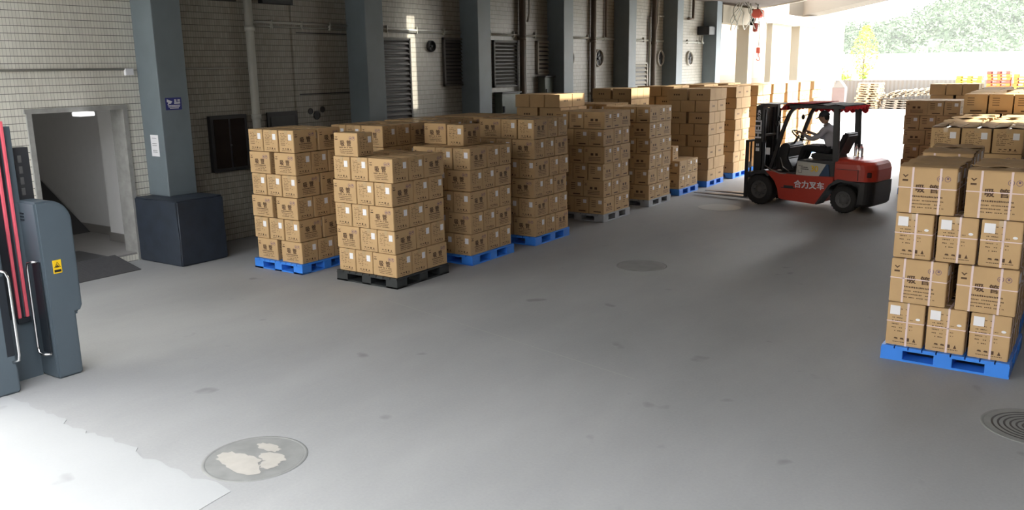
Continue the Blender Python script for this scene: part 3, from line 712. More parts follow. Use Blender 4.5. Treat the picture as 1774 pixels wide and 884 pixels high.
# master cartons with their parts, then copies
def strap_mesh(L, W, H, axis, off=0):
    q = MB(); t = .0025; w_ = .009
    if axis == 'h':
        for (x0,x1,y0,y1) in ((-L/2-t,L/2+t,-W/2-t,-W/2),(-L/2-t,L/2+t,W/2,W/2+t),(-L/2-t,-L/2,-W/2,W/2),(L/2,L/2+t,-W/2,W/2)): q.box(x0,x1,y0,y1,H*.56-w_/2,H*.56+w_/2)
    if axis == 'y':
        q.box(off-w_,off+w_,-W/2-t,-W/2,0,H+t); q.box(off-w_,off+w_,W/2,W/2+t,0,H+t); q.box(off-w_,off+w_,-W/2-t,W/2+t,H+.002,H+.002+t)
    if axis == 'x':
        q.box(-L/2-t,-L/2,off-w_,off+w_,0,H+t); q.box(L/2,L/2+t,off-w_,off+w_,0,H+t); q.box(-L/2-t,L/2+t,off-w_,off+w_,H+.002,H+.002+t)
    return q
parts = {}
for k, (L,W,H) in TYPES.items():
    pl = []
    if k in 'ADE':
        y0, y1, z0, z1 = W*.16, W*.37, H*.56, H*.83
        pl.append(('shipping_label', MB().box(L/2+.0012, L/2+.0035, y0, y1, z0, z1).mesh('shipping_label', M['sticker'])))
    if k == 'C':
        pl.append(('shipping_label', MB().box(L/2+.0012, L/2+.004, -W*.43, -W*.16, H*.72, H*.93).mesh('shipping_label', M['sticker'])))
        pl.append(('oval_sticker', MB().prism([(W*.33+.02*math.cos(t*PI/6), H*.66+.012*math.sin(t*PI/6)) for t in range(12)], L/2+.0012, L/2+.003, axis='x').mesh('oval_sticker', M['sticker'])))
        pl.append(('strap', strap_mesh(L,W,H,'h').mesh('strap', M['strap'])))
        pl.append(('strap', strap_mesh(L,W,H,'y',-L*.26).mesh('strap', M['strap']))); pl.append(('strap', strap_mesh(L,W,H,'y',L*.22).mesh('strap', M['strap'])))
        pl.append(('strap', strap_mesh(L,W,H,'x',W*.05).mesh('strap', M['strap'])))
    if k == 'B':
        pl.append(('strap', strap_mesh(L,W,H,'y',-L*.27).mesh('strap', M['tape']))); pl.append(('strap', strap_mesh(L,W,H,'y',L*.27).mesh('strap', M['tape'])))
    parts[k] = pl
def dist(c): return math.hypot(c[1], c[2])*(1 if c[0] != 'C' else .6)*(1.0 if c[8] else 9)
def behind(c):  # lower cartons of the inner stacks are hidden by the row in front
    return 'inner' in c[9] and c[6] < c[7]-2
def flap_mesh(L, W, H, seed):
    rnd = random.Random(seed); q = MB(); n = 10
    for s_ in (-1,1):
        up = rnd.uniform(.006,.022); ph = rnd.uniform(0,6); vs_ = []
        for z in (0,.004):
            for i in range(n+1):
                u = -L/2+L*i/n; wv = .006*math.sin(i*1.3+ph)
                vs_ += [(u, s_*(W/2+.004), H+.003+z), (u, s_*(W/2-.05), H+up*.5+wv*.5+.006+z), (u, s_*.012, H+up+wv+.006+z)]
        m_ = 3*(n+1); fs = []
        for z in (0,1):
            for i in range(n):
                for j in range(2):
                    f_ = (z*m_+3*i+j, z*m_+3*i+j+1, z*m_+3*i+3+j+1, z*m_+3*i+3+j); fs.append(f_ if (z == 1) == (s_ < 0) else f_[::-1])
        for i in range(n):
            for j in (0,2): fs.append((3*i+j, 3*i+3+j, m_+3*i+3+j, m_+3*i+j))
        q.add(vs_, fs)
    return q.mesh('lid_flap', M['carton'])
flaps = {k: [flap_mesh(*TYPES[k], s_) for s_ in range(3)] for k in 'CD'}
order = sorted(cartons, key=lambda c: dist(c)*(9 if behind(c) else 1))
face_word = {'A': ('narrow end to the front', 'long side to the front')}
NIND = 300
for c in order[:NIND]:
    kind, x, y, z, rot, wd, k, n, see, where, _ = c
    o = bpy.data.objects.new('carton', full[kind]); C.objects.link(o)
    o.location = (x, y, z); o.rotation_euler = (0, 0, rot)
    lay = 'top' if k >= n else ordn[k]
    if k == n-1 and not any(c2[9] == where and c2[6] > k for c2 in cartons): lay = 'top'
    lb = 'brown carton, %s, %s, %s layer, %s' % ('labelled end forward' if abs(rot) > .8 else 'printed side forward', wd, lay, where)
    if len(lb.split()) > 16: lb = 'brown carton, %s, %s layer, %s' % (wd, lay, where)
    tag(o, lb, 'carton', 'cartons in the ' + where)
    for nm_, me in parts[kind]:
        p = bpy.data.objects.new(nm_, me); C.objects.link(p); p.parent = o
    if kind in 'CD' and lay == 'top':
        p = bpy.data.objects.new('lid_flap', random.choice(flaps[kind])); C.objects.link(p); p.parent = o
q = MB()
for c in order[NIND:]:
    me = liteM[c[0]]; Mx = Matrix.Translation(c[1:4]) @ Matrix.Rotation(c[4], 4, 'Z'); b = len(q.v)
    q.v += [tuple(Mx @ v.co) for v in me.vertices]
    for p in me.polygons: q.f.append([b+i for i in p.vertices]); q.m.append(p.material_index); q.sm.append(False)
q.build('cartons', CM, label='brown cartons filling the remaining far and hidden parts of all the pallet stacks', cat='cartons', kind='stuff')

# pallets
def pallet_mesh(mt, s=1.09, h=.14, name='pallet'):
    q = MB(); t = .022
    n = 9; sl_ = s/n
    for i in range(n): q.box(i*sl_+.006, (i+1)*sl_-.006, 0, s, h-t, h)
    for yy in (0, s/2-.06, s-.12): q.box(0, s, yy, yy+.12, h-t-.012, h-t)
    bw = (.20,.16,.20); bx = (0, s/2-.08, s-.20)
    for i in range(3):
        for j in range(3): q.bbox(bx[i], bx[i]+bw[i], bx[j], bx[j]+bw[j], .0, h-t, .008)
    for i in range(3): q.box(bx[i], bx[i]+bw[i], 0, s, 0, .02); q.box(0, s, bx[i], bx[i]+bw[i], 0, .02)
    return q.mesh(name, mt)
pm = {'blue': pallet_mesh(M['blue']), 'black': pallet_mesh(M['blackpl']), 'grey': pallet_mesh(M['greypl'])}
for (c_, x, y, rz, l) in pallets:
    o = bpy.data.objects.new('pallet', pm[c_]); C.objects.link(o); o.location = (x, y, 0); o.rotation_euler = (0,0,rz)
    if 'leftmost' in l: o.scale = (.915,.9,1)
    tag(o, l, 'pallet', 'plastic pallets under the cartons')

# ------------------------------------------------------------------ forklift: local x towards its rear, y away from camera
FK = Matrix.Translation((-5.34, 17.09, 0)) @ Matrix.Rotation(math.radians(-11.66), 4, 'Z')
fk = empty('forklift', (-5.34, 17.09, 0), math.radians(-11.66), label='red and dark grey forklift truck facing the carton stacks, driver inside', cat='forklift')
VW = 1.12
def fb(q, name, m_, par=fk, **k): return q.build(name, m_, par, **k)
# red frame sides and body
side = [(-.02,.70),(.10,.60),(.20,.50),(.27,.36),(.31,.17),(.40,.15),(1.08,.12),(1.20,.30),(1.33,.50),(1.42,.57),(1.42,.68),(.9,.66),(.55,.665)]
fb(MB().prism(side, .0, VW, b=.012), 'chassis', M['mred'])
fb(MB().prism([(-.36,.60),(-.30,.66),(-.02,.72),(.10,.62),(.05,.58),(-.02,.64),(-.25,.61),(-.34,.56)], .0, .34, b=.006), 'front_fender', M['mgrey'])
fb(MB().prism([(-.36,.60),(-.30,.66),(-.02,.72),(.10,.62),(.05,.58),(-.02,.64),(-.25,.61),(-.34,.56)], VW-.34, VW, b=.006), 'front_fender', M['mgrey'])
fb(MB().box(-.2,.3,.36,VW-.36,.22,.62), 'front_axle_housing', M['mgrey'])
def loft(levels, x0, w0, w1, rc, n=7):
    """body with a plan rounded at the rear: levels = (z, rear x, inset)"""
    q = MB(); vs_ = []
    for z, xr, ins in levels:
        y0 = w0+ins; y1 = w1-ins; r = rc
        P = [(x0,y0)]+[(xr-r+r*math.sin(k*PI/2/n), y0+r*.8-r*.8*math.cos(k*PI/2/n)) for k in range(n+1)]+[(xr-r+r*math.cos(k*PI/2/n), y1-r*.8+r*.8*math.sin(k*PI/2/n)) for k in range(n+1)]+[(x0,y1)]
        vs_ += [(a,b,z) for a,b in P]
    m_ = len(P); L = len(levels)
    q.add(vs_, [(j*m_+i, j*m_+(i+1)%m_, (j+1)*m_+(i+1)%m_, (j+1)*m_+i) for j in range(L-1) for i in range(m_)], smooth=False)
    q.f += [list(range(m_))[::-1], [(L-1)*m_+i for i in range(m_)]]; q.m += [0,0]; q.sm += [False,False]
    return q
fb(loft([(.62,2.15,0),(.84,2.16,0),(.93,2.13,.008),(.98,2.08,.025),(1.01,1.98,.06),(1.02,1.86,.12)], 1.42, .04, VW-.04, .30), 'engine_hood', M['mred'])
fb(MB().box(1.46,1.88,.03,.042,.83,.838).box(1.872,1.88,.03,.042,.64,.838), 'hood_seam', M['mgrey'])
fb(loft([(.15,2.09,.03),(.19,2.13,.005),(.40,2.15,0),(.61,2.15,0)], 1.93, .02, VW-.02, .24), 'counterweight', M['black'])
fb(MB().box(1.3,2.0,.3,VW-.3,.28,.60), 'rear_axle_housing', M['mgrey'])
fb(MB().bbox(1.98,2.10,.085,.13,.70,.80,.01), 'tail_lamp', mat('dark_lens',(.05,.01,.01),.2))
# arch liner and step
fb(MB().prism([(1.08,.12),(1.12,.12),(1.38,.50),(1.55,.59),(1.82,.60),(1.93,.56),(1.95,.60),(1.5,.64),(1.36,.56)], .01, .3), 'rear_arch', M['mgrey'])
fb(MB().box(.42,.62,-.01,.02,.40,.44).box(.36,.66,-.012,.0,.385,.40), 'step', M['mgrey'])
fb(MB().tube([(-.02,.02,.80),(.1,.0,.74),(.3,.0,.67),(.45,.0,.67)], .012).tube([(.30,.03,.98),(.38,.0,.80),(.52,.0,.72)], .009), 'floor_edge_pipe', M['steel'])
fb(MB().box(-.05,.62,.04,VW-.04,.66,.69), 'floor_plate', M['mgrey'])
# wheels
def wheel(x, y0, y1, r, name, near=True):
    yc = (y0+y1)/2; h = (y1-y0)/2
    t = fb(MB().lathe([(r*.60,-h),(r*.88,-h),(r*.97,-h*.85),(r,-h*.55),(r,h*.55),(r*.97,h*.85),(r*.88,h),(r*.60,h),(r*.60,-h)], (x,yc,r), (0,1,0), n=40), name, M['rubber'])
    q = MB(); n = 26
    for k in range(n):
        a_ = k*2*PI/n
        for s_ in (-1,1):
            ca, sa = math.cos(a_+(.06 if s_>0 else 0)), math.sin(a_+(.06 if s_>0 else 0)); d = .035
            P = lambda rr, da, yy: (x+rr*math.cos(a_+da), yc+yy, r+rr*math.sin(a_+da))
            q.add([P(r*.99,0,s_*h*.1),P(r*.99,.10,s_*h*.1),P(r*.97,.16,s_*h*.95),P(r*.97,.06,s_*h*.95),P(r*1.018,0,s_*h*.1),P(r*1.018,.10,s_*h*.1),P(r*1.0,.16,s_*h*.9),P(r*1.0,.06,s_*h*.9)],
                  [(4,5,6,7),(0,1,5,4),(1,2,6,5),(2,3,7,6),(3,0,4,7)])
    q.build('tread', M['rubber'], fk)
    rim = fb(MB().lathe([(r*.62,-h*.82),(r*.58,-h*.86),(r*.50,-h*.6),(r*.30,-h*.5),(r*.26,-h*.75),(r*.12,-h*.78),(0,-h*.78)], (x,yc,r), (0,1,0), n=36), 'wheel_rim', M['rim'])
    q = MB()
    for k in range(8):
        a_ = k*PI/4; c = (x+r*.40*math.cos(a_), yc-h*.56, r+r*.40*math.sin(a_)); q.cyl(c, (c[0], c[1]-.025, c[2]), r*.035, n=6, smooth=False)
    q.build('wheel_nuts', M['mgrey'], fk)
    fb(MB().cyl((x,yc-h*.5,r),(x,yc+h*.8,r), r*.6, n=24), 'wheel_disc', M['rim'])
wheel(-.13, .0, .25, .305, 'front_tyre'); wheel(-.13, VW-.25, VW, .305, 'front_tyre')
wheel(1.62, .03, .24, .262, 'rear_tyre'); wheel(1.62, VW-.24, VW-.03, .262, 'rear_tyre')
# mast
for y in (.20, .80):
    fb(MB().bbox(-.38,-.23,y,y+.12,.10,1.97,.006), 'outer_mast_channel', M['black'])
    fb(MB().bbox(-.36,-.25,y+(.13 if y < .5 else -.09),y+(.21 if y < .5 else -.01),.14,2.0,.006), 'inner_mast_channel', M['mgrey'])
    fb(MB().cyl((-.20,y+.06,.2),(-.20,y+.06,1.25),.035).cyl((-.20,y+.06,1.25),(-.20,y+.06,1.9),.02), 'lift_cylinder', M['mgrey'])
for z, h in ((1.93,.06),(1.35,.05),(.32,.08)): fb(MB().bbox(-.34,-.24,.2,.92,z,z+h,.006), 'mast_crossbar', M['mgrey'])
fb(MB().bbox(-.40,.05,.22,.9,1.995,2.015,.004), 'mast_top_plate', M['mgrey'])
fb(MB().bbox(-.31,-.28,.34,.79,.45,1.92,.006), 'mast_clutter_plate', M['black'])  # plain dark plate standing in for hydraulic clutter between the channels
for y in (.46,.52,.60,.66): fb(MB().tube([(-.27,y,.5),(-.27,y,1.2),(-.30,y,1.94)], .012), 'hydraulic_hose', M['rubber'])
fb(MB().tube([(-.33,.40,.4),(-.33,.40,1.93)], .014), 'lift_chain', M['steel'])
fb(MB().tube([(-.33,.74,.4),(-.33,.74,1.93)], .014), 'lift_chain', M['steel'])
fb(MB().cyl((-.20,.3,.62),(.22,.3,.78),.035), 'tilt_cylinder', M['mgrey']); fb(MB().cyl((-.20,.82,.62),(.22,.82,.78),.035), 'tilt_cylinder', M['mgrey'])
# carriage, load backrest, forks
for z in (.14,.52): fb(MB().bbox(-.50,-.42,.10,1.02,z,z+.11,.006), 'carriage_bar', M['black'])
q = MB()
for y in (.10,1.00): q.bbox(-.53,-.47,y,y+.05,.10,1.28,.005)
q.bbox(-.53,-.47,.10,1.05,1.24,1.28,.005)
fb(q, 'load_backrest_frame', M['black'])
for y in (.27,.42,.57,.72,.87): fb(MB().box(-.515,-.485,y,y+.02,.62,1.25), 'load_backrest_bar', M['black'])
for y in (.27, .70):
    fb(MB().prism([(-.50,.06),(-.50,.60),(-.56,.60),(-.56,.10),(-.62,.095),(-1.85,.055),(-1.86,.045),(-.62,.045),(-.52,.045)], y, y+.12, b=.004), 'fork', M['steel'])
fb(MB().box(-.44,-.425,.095,.18,.72,.84), 'paper_tag', M['sticker'], label='small white tag')
# dashboard, steering, seat
fb(MB().prism([(.10,.70),(.06,.95),(.18,1.22),(.30,1.26),(.38,1.18),(.34,.95),(.48,.72)], .25, VW-.25, b=.02), 'dashboard', M['black'])
fb(MB().cyl((.30,.52,1.20),(.42,.52,1.38),.022), 'steering_column', M['black'])
q = MB(); c_ = Vector((.43,.52,1.395)); ax = Vector((.55,0,.83)).normalized(); a_ = ax.cross(Vector((0,1,0))).normalized()
q.tube([c_+.165*(math.cos(t*PI/12)*Vector((0,1,0))+math.sin(t*PI/12)*a_) for t in range(25)], .014, n=8)
for t in (0,2*PI/3,4*PI/3): q.tube([c_-ax*.02, c_+.16*(math.cos(t+PI/2)*Vector((0,1,0))+math.sin(t+PI/2)*a_)], .010)
fb(q, 'steering_wheel', M['black'])
for i, y in enumerate((.86,.91,.96)):
    q = MB().tube([(.36,y,1.14),(.44,y,1.30)], .007); q.cyl((.435,y,1.29),(.447,y,1.33),.016,n=8); fb(q, 'control_lever', M['black'])
fb(MB().tube([(.28,.16,.70),(.22,.14,.95),(.10,.14,1.08),(.02,.14,1.02),(.0,.14,.86)], .012), 'grab_loop', M['black'])
fb(MB().prism([(.78,.96),(.76,1.03),(.82,1.08),(1.30,1.06),(1.34,.96)], .33, .80, b=.025), 'seat_cushion', M['black'])
fb(MB().prism([(1.24,1.04),(1.34,1.04),(1.52,1.45),(1.47,1.50),(1.40,1.48),(1.26,1.14)], .34, .79, b=.025), 'seat_back', M['black'])
fb(MB().prism([(.62,.66),(.66,.95),(1.42,.97),(1.42,.66)], .05, VW-.05, b=.015), 'seat_base', M['mgrey'])
fb(MB().prism([(.645,.665),(.66,.935),(1.25,.905),(1.10,.645)], .030, .049), 'side_panel', M['plate'], label='off-white side panel with yellow number')
fb(MB().prism([(1.105,.645),(1.255,.905),(1.30,.90),(1.34,.64)], .030, .049), 'side_panel_corner', M['deepblue'], label='deep blue panel')
def on_y(x, y, z, rot=0): return Matrix.Translation((x,y,z)) @ Matrix.Rotation(rot,4,'Y') @ Matrix.Rotation(PI/2,4,'X')
q = MB(); q.join(text_mesh('30', .16, .004), on_y(1.02,.028,.80)); fb(q, 'panel_number', M['yellow'])
q = MB(); rr = random.Random(5)
for u0,u1,z in ((.74,.90,.785),(.74,.88,.82)):
    u = u0
    while u < u1: w_ = rr.uniform(.008,.016); q.box(u,u+w_,.027,.03,z-.008,z+.008); u += w_+.005
q.box(.69,.78,.027,.03,.845,.852); q.box(.69,.695,.027,.03,.72,.76); q.box(.69,.76,.027,.03,.705,.712); q.box(.76,.765,.027,.03,.712,.77)
fb(q, 'panel_print', M['mgrey'])
q = MB(); q.join(text_mesh('合力叉车', .155, .0055, 1.02), on_y(.945,-.0035,.475)); fb(q, 'side_lettering', M['signwhite'], label='bold white side lettering')
q = MB(); q.join(text_mesh('HELI', .20, .007, .95), Matrix.Translation((-.305,.197,1.50)) @ Matrix.Rotation(-PI/2,4,'Y') @ Matrix.Rotation(PI/2,4,'X'))
fb(q, 'mast_lettering', M['signwhite'], label='white vertical lettering on the mast'); q = MB()
q.join(text_mesh('合力', .085, .003), Matrix.Translation((-.305,.197,1.77)) @ Matrix.Rotation(-PI/2,4,'Y') @ Matrix.Rotation(PI/2,4,'X')); q.cyl((-.307,.198,1.865),(-.307,.195,1.865),.026,n=14)
fb(q, 'mast_emblem', M['signwhite']); q = MB(); q.box(-.34,-.32,.195,.1985,1.16,1.21); q.box(-.305,-.285,.195,.1985,1.16,1.21); q.bbox(-.35,-.27,.195,.1985,1.06,1.13,.001)
fb(q, 'lower_mast_marks', M['signwhite'])
# overhead guard
for y in (.06, VW-.13):
    fb(MB().prism([(1.31,1.97),(1.42,1.97),(1.48,.62),(1.37,.62)], y, y+.07, b=.006), 'guard_post', M['black'] if y > .5 else M['mgrey'])
    q = MB(); P = [(.02,.72),(.10,.95),(.16,1.16),(.26,1.52),(.37,1.82),(.42,1.90),(.50,1.97)]
    vs_ = [(a,y,b) for a,b in P]+[(a,y+.06,b) for a,b in P]+[(a+.06,y+.06,b-.02) for a,b in P]+[(a+.06,y,b-.02) for a,b in P]; n = len(P)
    fs_ = []
    for s_ in range(4):
        for i in range(n-1): fs_.append((s_*n+i, s_*n+i+1, ((s_+1)%4)*n+i+1, ((s_+1)%4)*n+i))
    q.add(vs_, fs_); fb(q, 'front_guard_post', M['black'])
    fb(MB().bbox(.42,1.50,y,y+.06,1.95,2.01,.008), 'guard_rail', M['mgrey'])
for x in (.45,.60,.75,.90,1.05,1.20,1.35,1.46): fb(MB().bbox(x,x+.035,.06,VW-.06,1.96,2.0,.006), 'guard_bar', M['mgrey'])
q = MB(); nx = 14; pts = []
for i in range(nx+1):
    for j in range(2): pts.append((.36+1.18*i/nx, (.02,VW-.02)[j], 2.015+.012*math.sin(i*1.7+j)+(.0 if i else -.03)))
vs_ = pts+[(a,b,c+.012) for a,b,c in pts]; k = len(pts)
q.add(vs_, [(2*i,2*i+2,2*i+3,2*i+1) for i in range(nx)]+[(k+2*i,k+2*i+1,k+2*i+3,k+2*i+2) for i in range(nx)]+[(2*i,k+2*i,k+2*i+2,2*i+2) for i in range(nx)]+[(2*i+1,2*i+3,k+2*i+3,k+2*i+1) for i in range(nx)]+[(0,1,k+1,k),(2*nx,k+2*nx,k+2*nx+1,2*nx+1)])
fb(q, 'roof_sheet', mat('dark_roof_sheet',(.05,.05,.04),.7))
def valance(p0, p1, n, hgt=.13):
    q = MB(); p0 = Vector(p0); p1 = Vector(p1); N = n*8; d = (p1-p0); nn = Vector((d.y,-d.x,0)).normalized()*.004
    for side_ in (0,1):
        vs_ = []
        for i in range(N+1):
            p = p0+d*i/N + nn*side_*2 + nn*3*math.sin(i*.9); dr = hgt+.045*abs(math.sin(PI*i/8))
            vs_ += [(p.x,p.y,p.z),(p.x,p.y,p.z-dr)]
        q.add(vs_, [(2*i,2*i+1,2*i+3,2*i+2) for i in range(N)])
    return q
fb(valance((.40,VW-.02,2.0),(1.54,VW-.02,2.0),9), 'cloth_valance', M['cloth'], label='scalloped red cloth edge')
fb(MB().prism([(.26,1.90),(.33,1.98),(.42,2.035),(.92,2.045),(.92,2.055),(.41,2.047),(.32,1.99),(.25,1.905)], .0, VW), 'cloth_cover', M['cloth'], label='red cloth over the front of the guard')
fb(valance((.36,.03,1.99),(.36,VW-.02,1.99),7,.05), 'cloth_valance', M['cloth'], label='scalloped red cloth edge')
fb(valance((1.55,.03,2.0),(1.55,VW-.02,2.0),7,.03), 'cloth_valance', M['cloth'], label='scalloped red cloth edge')
def ball(q, c, r, s=(1,1,1), mi=0, u=14, v=10):
    b = bmesh.new(); bmesh.ops.create_uvsphere(b, u_segments=u, v_segments=v, radius=r)
    for w_ in b.verts: w_.co = Vector((c[0]+w_.co.x*s[0], c[1]+w_.co.y*s[1], c[2]+w_.co.z*s[2]))
    return q.bm(b, mi, True)
fb(ball(MB().tube([(.36,.08,1.78),(.26,.05,1.76)], .008), (.22,.04,1.74), .05, (.6,1,1.1)), 'mirror', M['black'])
fb(ball(MB().tube([(.36,.14,1.68),(.22,.10,1.66)], .008), (.17,.08,1.64), .055, (.6,1,1.1)), 'head_lamp', M['black'])
fb(ball(MB().tube([(.36,VW-.1,1.78),(.24,VW-.05,1.76)], .008), (.2,VW-.04,1.72), .05, (.6,1,1.1)), 'mirror', M['black'])
fb(MB().box(-.02,.07,.018,.022,1.02,1.16), 'paper_sticker', M['sticker'], label='small white sticker')

# bottles on the hood
for i, (x, y) in enumerate(((1.56,.62),(1.64,.66),(1.60,.74))):
    p = FK @ Vector((x, y, 1.022)); b = empty('water_bottle', p, label='clear water bottle on the forklift hood, %s of the three' % ('nearest the seat','right one','far one')[i], cat='bottle', group='bottles on the forklift hood')
    b.scale = (1.35,1.35,1.15)
    MB().lathe([(0,0),(.030,.002),(.032,.02),(.030,.05),(.032,.09),(.030,.13),(.024,.16),(.012,.18),(.012,.195)], (0,0,0), (0,0,1), n=16).build('body', M['bottle'], b)
    MB().cyl((0,0,.19),(0,0,.212), .014, n=12).build('bottle_cap', M['mgrey'], b)

# ------------------------------------------------------------------ driver
def skin_body(joints, edges, root=0, sub=2):
    me = bpy.data.meshes.new('body'); me.from_pydata([j[0] for j in joints], edges, []); o = bpy.data.objects.new('tmp', me); C.objects.link(o)
    md = o.modifiers.new('s', 'SKIN'); md.use_smooth_shade = True
    for i, j in enumerate(joints):
        r = j[1] if isinstance(j[1], tuple) else (j[1], j[1]); me.skin_vertices[0].data[i].radius = r; me.skin_vertices[0].data[i].use_root = (i == root)
    o.modifiers.new('u', 'SUBSURF').levels = sub
    dg = bpy.context.evaluated_depsgraph_get(); m2 = bpy.data.meshes.new_from_object(o.evaluated_get(dg)); bpy.data.objects.remove(o)
    return m2
J = []; E = []
def jt(p, r, par=None):
    J.append((p, r)); 
    if par is not None: E.append((par, len(J)-1))
    return len(J)-1
yc = .565
pel = jt((1.10,yc,1.13), (.15,.125))
bel = jt((1.10,yc,1.26), (.145,.115), pel); che = jt((1.055,yc,1.42), (.172,.135), bel); shb = jt((1.00,yc,1.55), (.12,.085), che)
nk = jt((.955,yc,1.62), .052, shb); nk2 = jt((.93,yc,1.67), .05, nk)
def arm(s):
    sh = jt((1.0,yc+s*.17,1.535), .070, shb); up = jt((.93,yc+s*.215,1.42), .064, sh); el = jt((.80,yc+s*.235,1.345), .054, up)
    fa = jt((.70,yc+s*.21,1.37), .042, el); wr = jt((.585,yc+s*.175,1.425), .028, fa); pm_ = jt((.525,yc+s*.160,1.45), (.034,.024), wr)
    kn = jt((.485,yc+s*.155,1.462), (.036,.020), pm_)
    for i in range(4):
        yy = yc+s*.155+(-.03+.02*i); l_ = (.85,1,.95,.75)[i]
        a1 = jt((.455,yy,1.472+.004*i), .0095, kn); a2 = jt((.435-.008*l_,yy,1.452), .009, a1); jt((.448,yy,1.428-.006*l_), .008, a2)
    t1 = jt((.53,yc+s*.125,1.432), .011, pm_); t2 = jt((.50,yc+s*.108,1.418), .010, t1); jt((.472,yc+s*.108,1.412), .009, t2)
def leg(s, kx, fx):
    h1 = jt((1.04,yc+s*.09,1.12), .098, pel); th = jt((.86,yc+s*.13,1.155), .088, h1); kn = jt((kx,yc+s*.15,1.17), .066, th)
    cf = jt((kx-.05,yc+s*.15,1.00), .060, kn); an = jt((fx,yc+s*.14,.79), .040, cf); he = jt((fx-.02,yc+s*.14,.745), (.040,.042), an)
    jt((fx-.13,yc+s*.145,.735), (.042,.03), he)
arm(-1); arm(1); leg(-1,.60,.47); leg(1,.58,.44)
bm_ = skin_body(J, E)
q = MB()
for p in bm_.polygons:
    c = p.center; nf = min(range(len(J)), key=lambda i: (Vector(J[i][0])-c).length)
    if c.z > 1.60 and abs(c.y-yc) < .09 and c.x < 1.0: mi = 0
    elif c.x < .60 and c.z > 1.385: mi = 0
    elif c.z > 1.215 or (c.z > 1.14 and c.x > 1.14): mi = 1
    elif c.z < .80: mi = 3
    else: mi = 2
    b_ = len(q.v); q.v += [tuple(bm_.vertices[v].co) for v in p.vertices]; q.f.append([b_+i for i in range(len(p.vertices))]); q.m.append(mi); q.sm.append(True)
# head: ovoid pushed out for nose, chin and ears
hb = bmesh.new(); bmesh.ops.create_uvsphere(hb, u_segments=36, v_segments=26, radius=1)
for v in hb.verts:
    n_ = v.co.copy(); x, y, z = n_
    X, Y, Z = x*.096, y*.076, z*.118
    if z < -.1: X *= 1-.22*(-z-.1) if x > 0 else 1-.02; Y *= 1-.30*(-z-.1)
    if x < 0:
        X -= .022*math.exp(-((y/.13)**2+((z+.08)/.16)**2))          # nose
        X += .010*math.exp(-(((abs(y)-.38)/.16)**2+((z-.10)/.10)**2))  # eye sockets
        X -= .006*math.exp(-((y/.30)**2+((z+.42)/.07)**2)); X -= .008*math.exp(-((y/.25)**2+((z+.75)/.14)**2))
        X -= .005*math.exp(-((y/.6)**2+((z-.24)/.07)**2))
    Y += math.copysign(.016*math.exp(-(((x-.10)/.14)**2+((z+.02)/.20)**2))*(abs(y) > .8), y)
    v.co = Vector((X, Y, Z))
HM = Matrix.Translation((.905, yc, 1.755)) @ Matrix.Rotation(math.radians(-14), 4, 'Y') @ Matrix.Scale(1.06, 4)
bmesh.ops.transform(hb, matrix=HM, verts=hb.verts)
b_ = len(q.v)
for v in hb.verts: q.v.append(tuple(v.co))
inv = HM.inverted()
for f_ in hb.faces:
    c = inv @ f_.calc_center_median()
    hair = (c.z > .02 and c.x > -.02) or (c.x > .035 and c.z > -.055) or c.z > .07
    q.f.append([b_+v.index for v in f_.verts]); q.m.append(4 if hair else 0); q.sm.append(True)
hb.free()
for s_ in (-1,1):      # eyes and mouth
    ball(q, HM @ Vector((-.088, s_*.029, .012)), .0085, (.7,1.2,.7), 5)
q.box(*sorted(((HM @ Vector((-.094,0,-.052))).x, (HM @ Vector((-.088,0,-.052))).x)), yc-.022, yc+.022, (HM @ Vector((-.09,0,-.052))).z-.003, (HM @ Vector((-.09,0,-.052))).z+.002, 6)
dr = q.build('person', [M['skin'], M['shirt'], M['trousers'], M['shoe'], mat('black_hair',(.012,.010,.009),.7), M['blacksign'], mat('lips',(.22,.09,.07),.6)], label='driver in a pale shirt, dark trousers and dark cap, hands on the steering wheel', cat='person')
dr.matrix_world = FK
q = MB(); cb = bmesh.new(); bmesh.ops.create_uvsphere(cb, u_segments=28, v_segments=16, radius=1)
bmesh.ops.bisect_plane(cb, geom=cb.verts[:]+cb.edges[:]+cb.faces[:], plane_co=(0,0,.18), plane_no=(0,0,1), clear_inner=True)
for v in cb.verts: v.co = HM @ Vector((v.co.x*.112+.002, v.co.y*.092, v.co.z*.128+.004))
q.bm(cb, 0, True)
n = 12; top_ = []; bot_ = []
for i in range(n+1):
    t = -1+2*i/n; yb = t*.070; r0 = -.085*math.sqrt(max(0,1-(t*.85)**2)); r1 = -.10-.075*math.sqrt(max(0,1-t*t))
    top_ += [HM @ Vector((r0,yb,.036)), HM @ Vector((r1,yb,.018-.004*abs(t)))]; bot_ += [HM @ Vector((r0,yb,.030)), HM @ Vector((r1,yb,.013-.004*abs(t)))]
q.add(top_, [(2*i,2*i+1,2*i+3,2*i+2) for i in range(n)]); q.add(bot_, [(2*i,2*i+2,2*i+3,2*i+1) for i in range(n)])
fc = q.build('cap', M['cap'], dr)
# shirt collar
q = MB().lathe([(.060,-.012),(.066,.012),(.060,.028),(.054,.026)], (.962,yc,1.612), (-.35,0,1), n=20); q.build('collar', M['shirt'], dr)

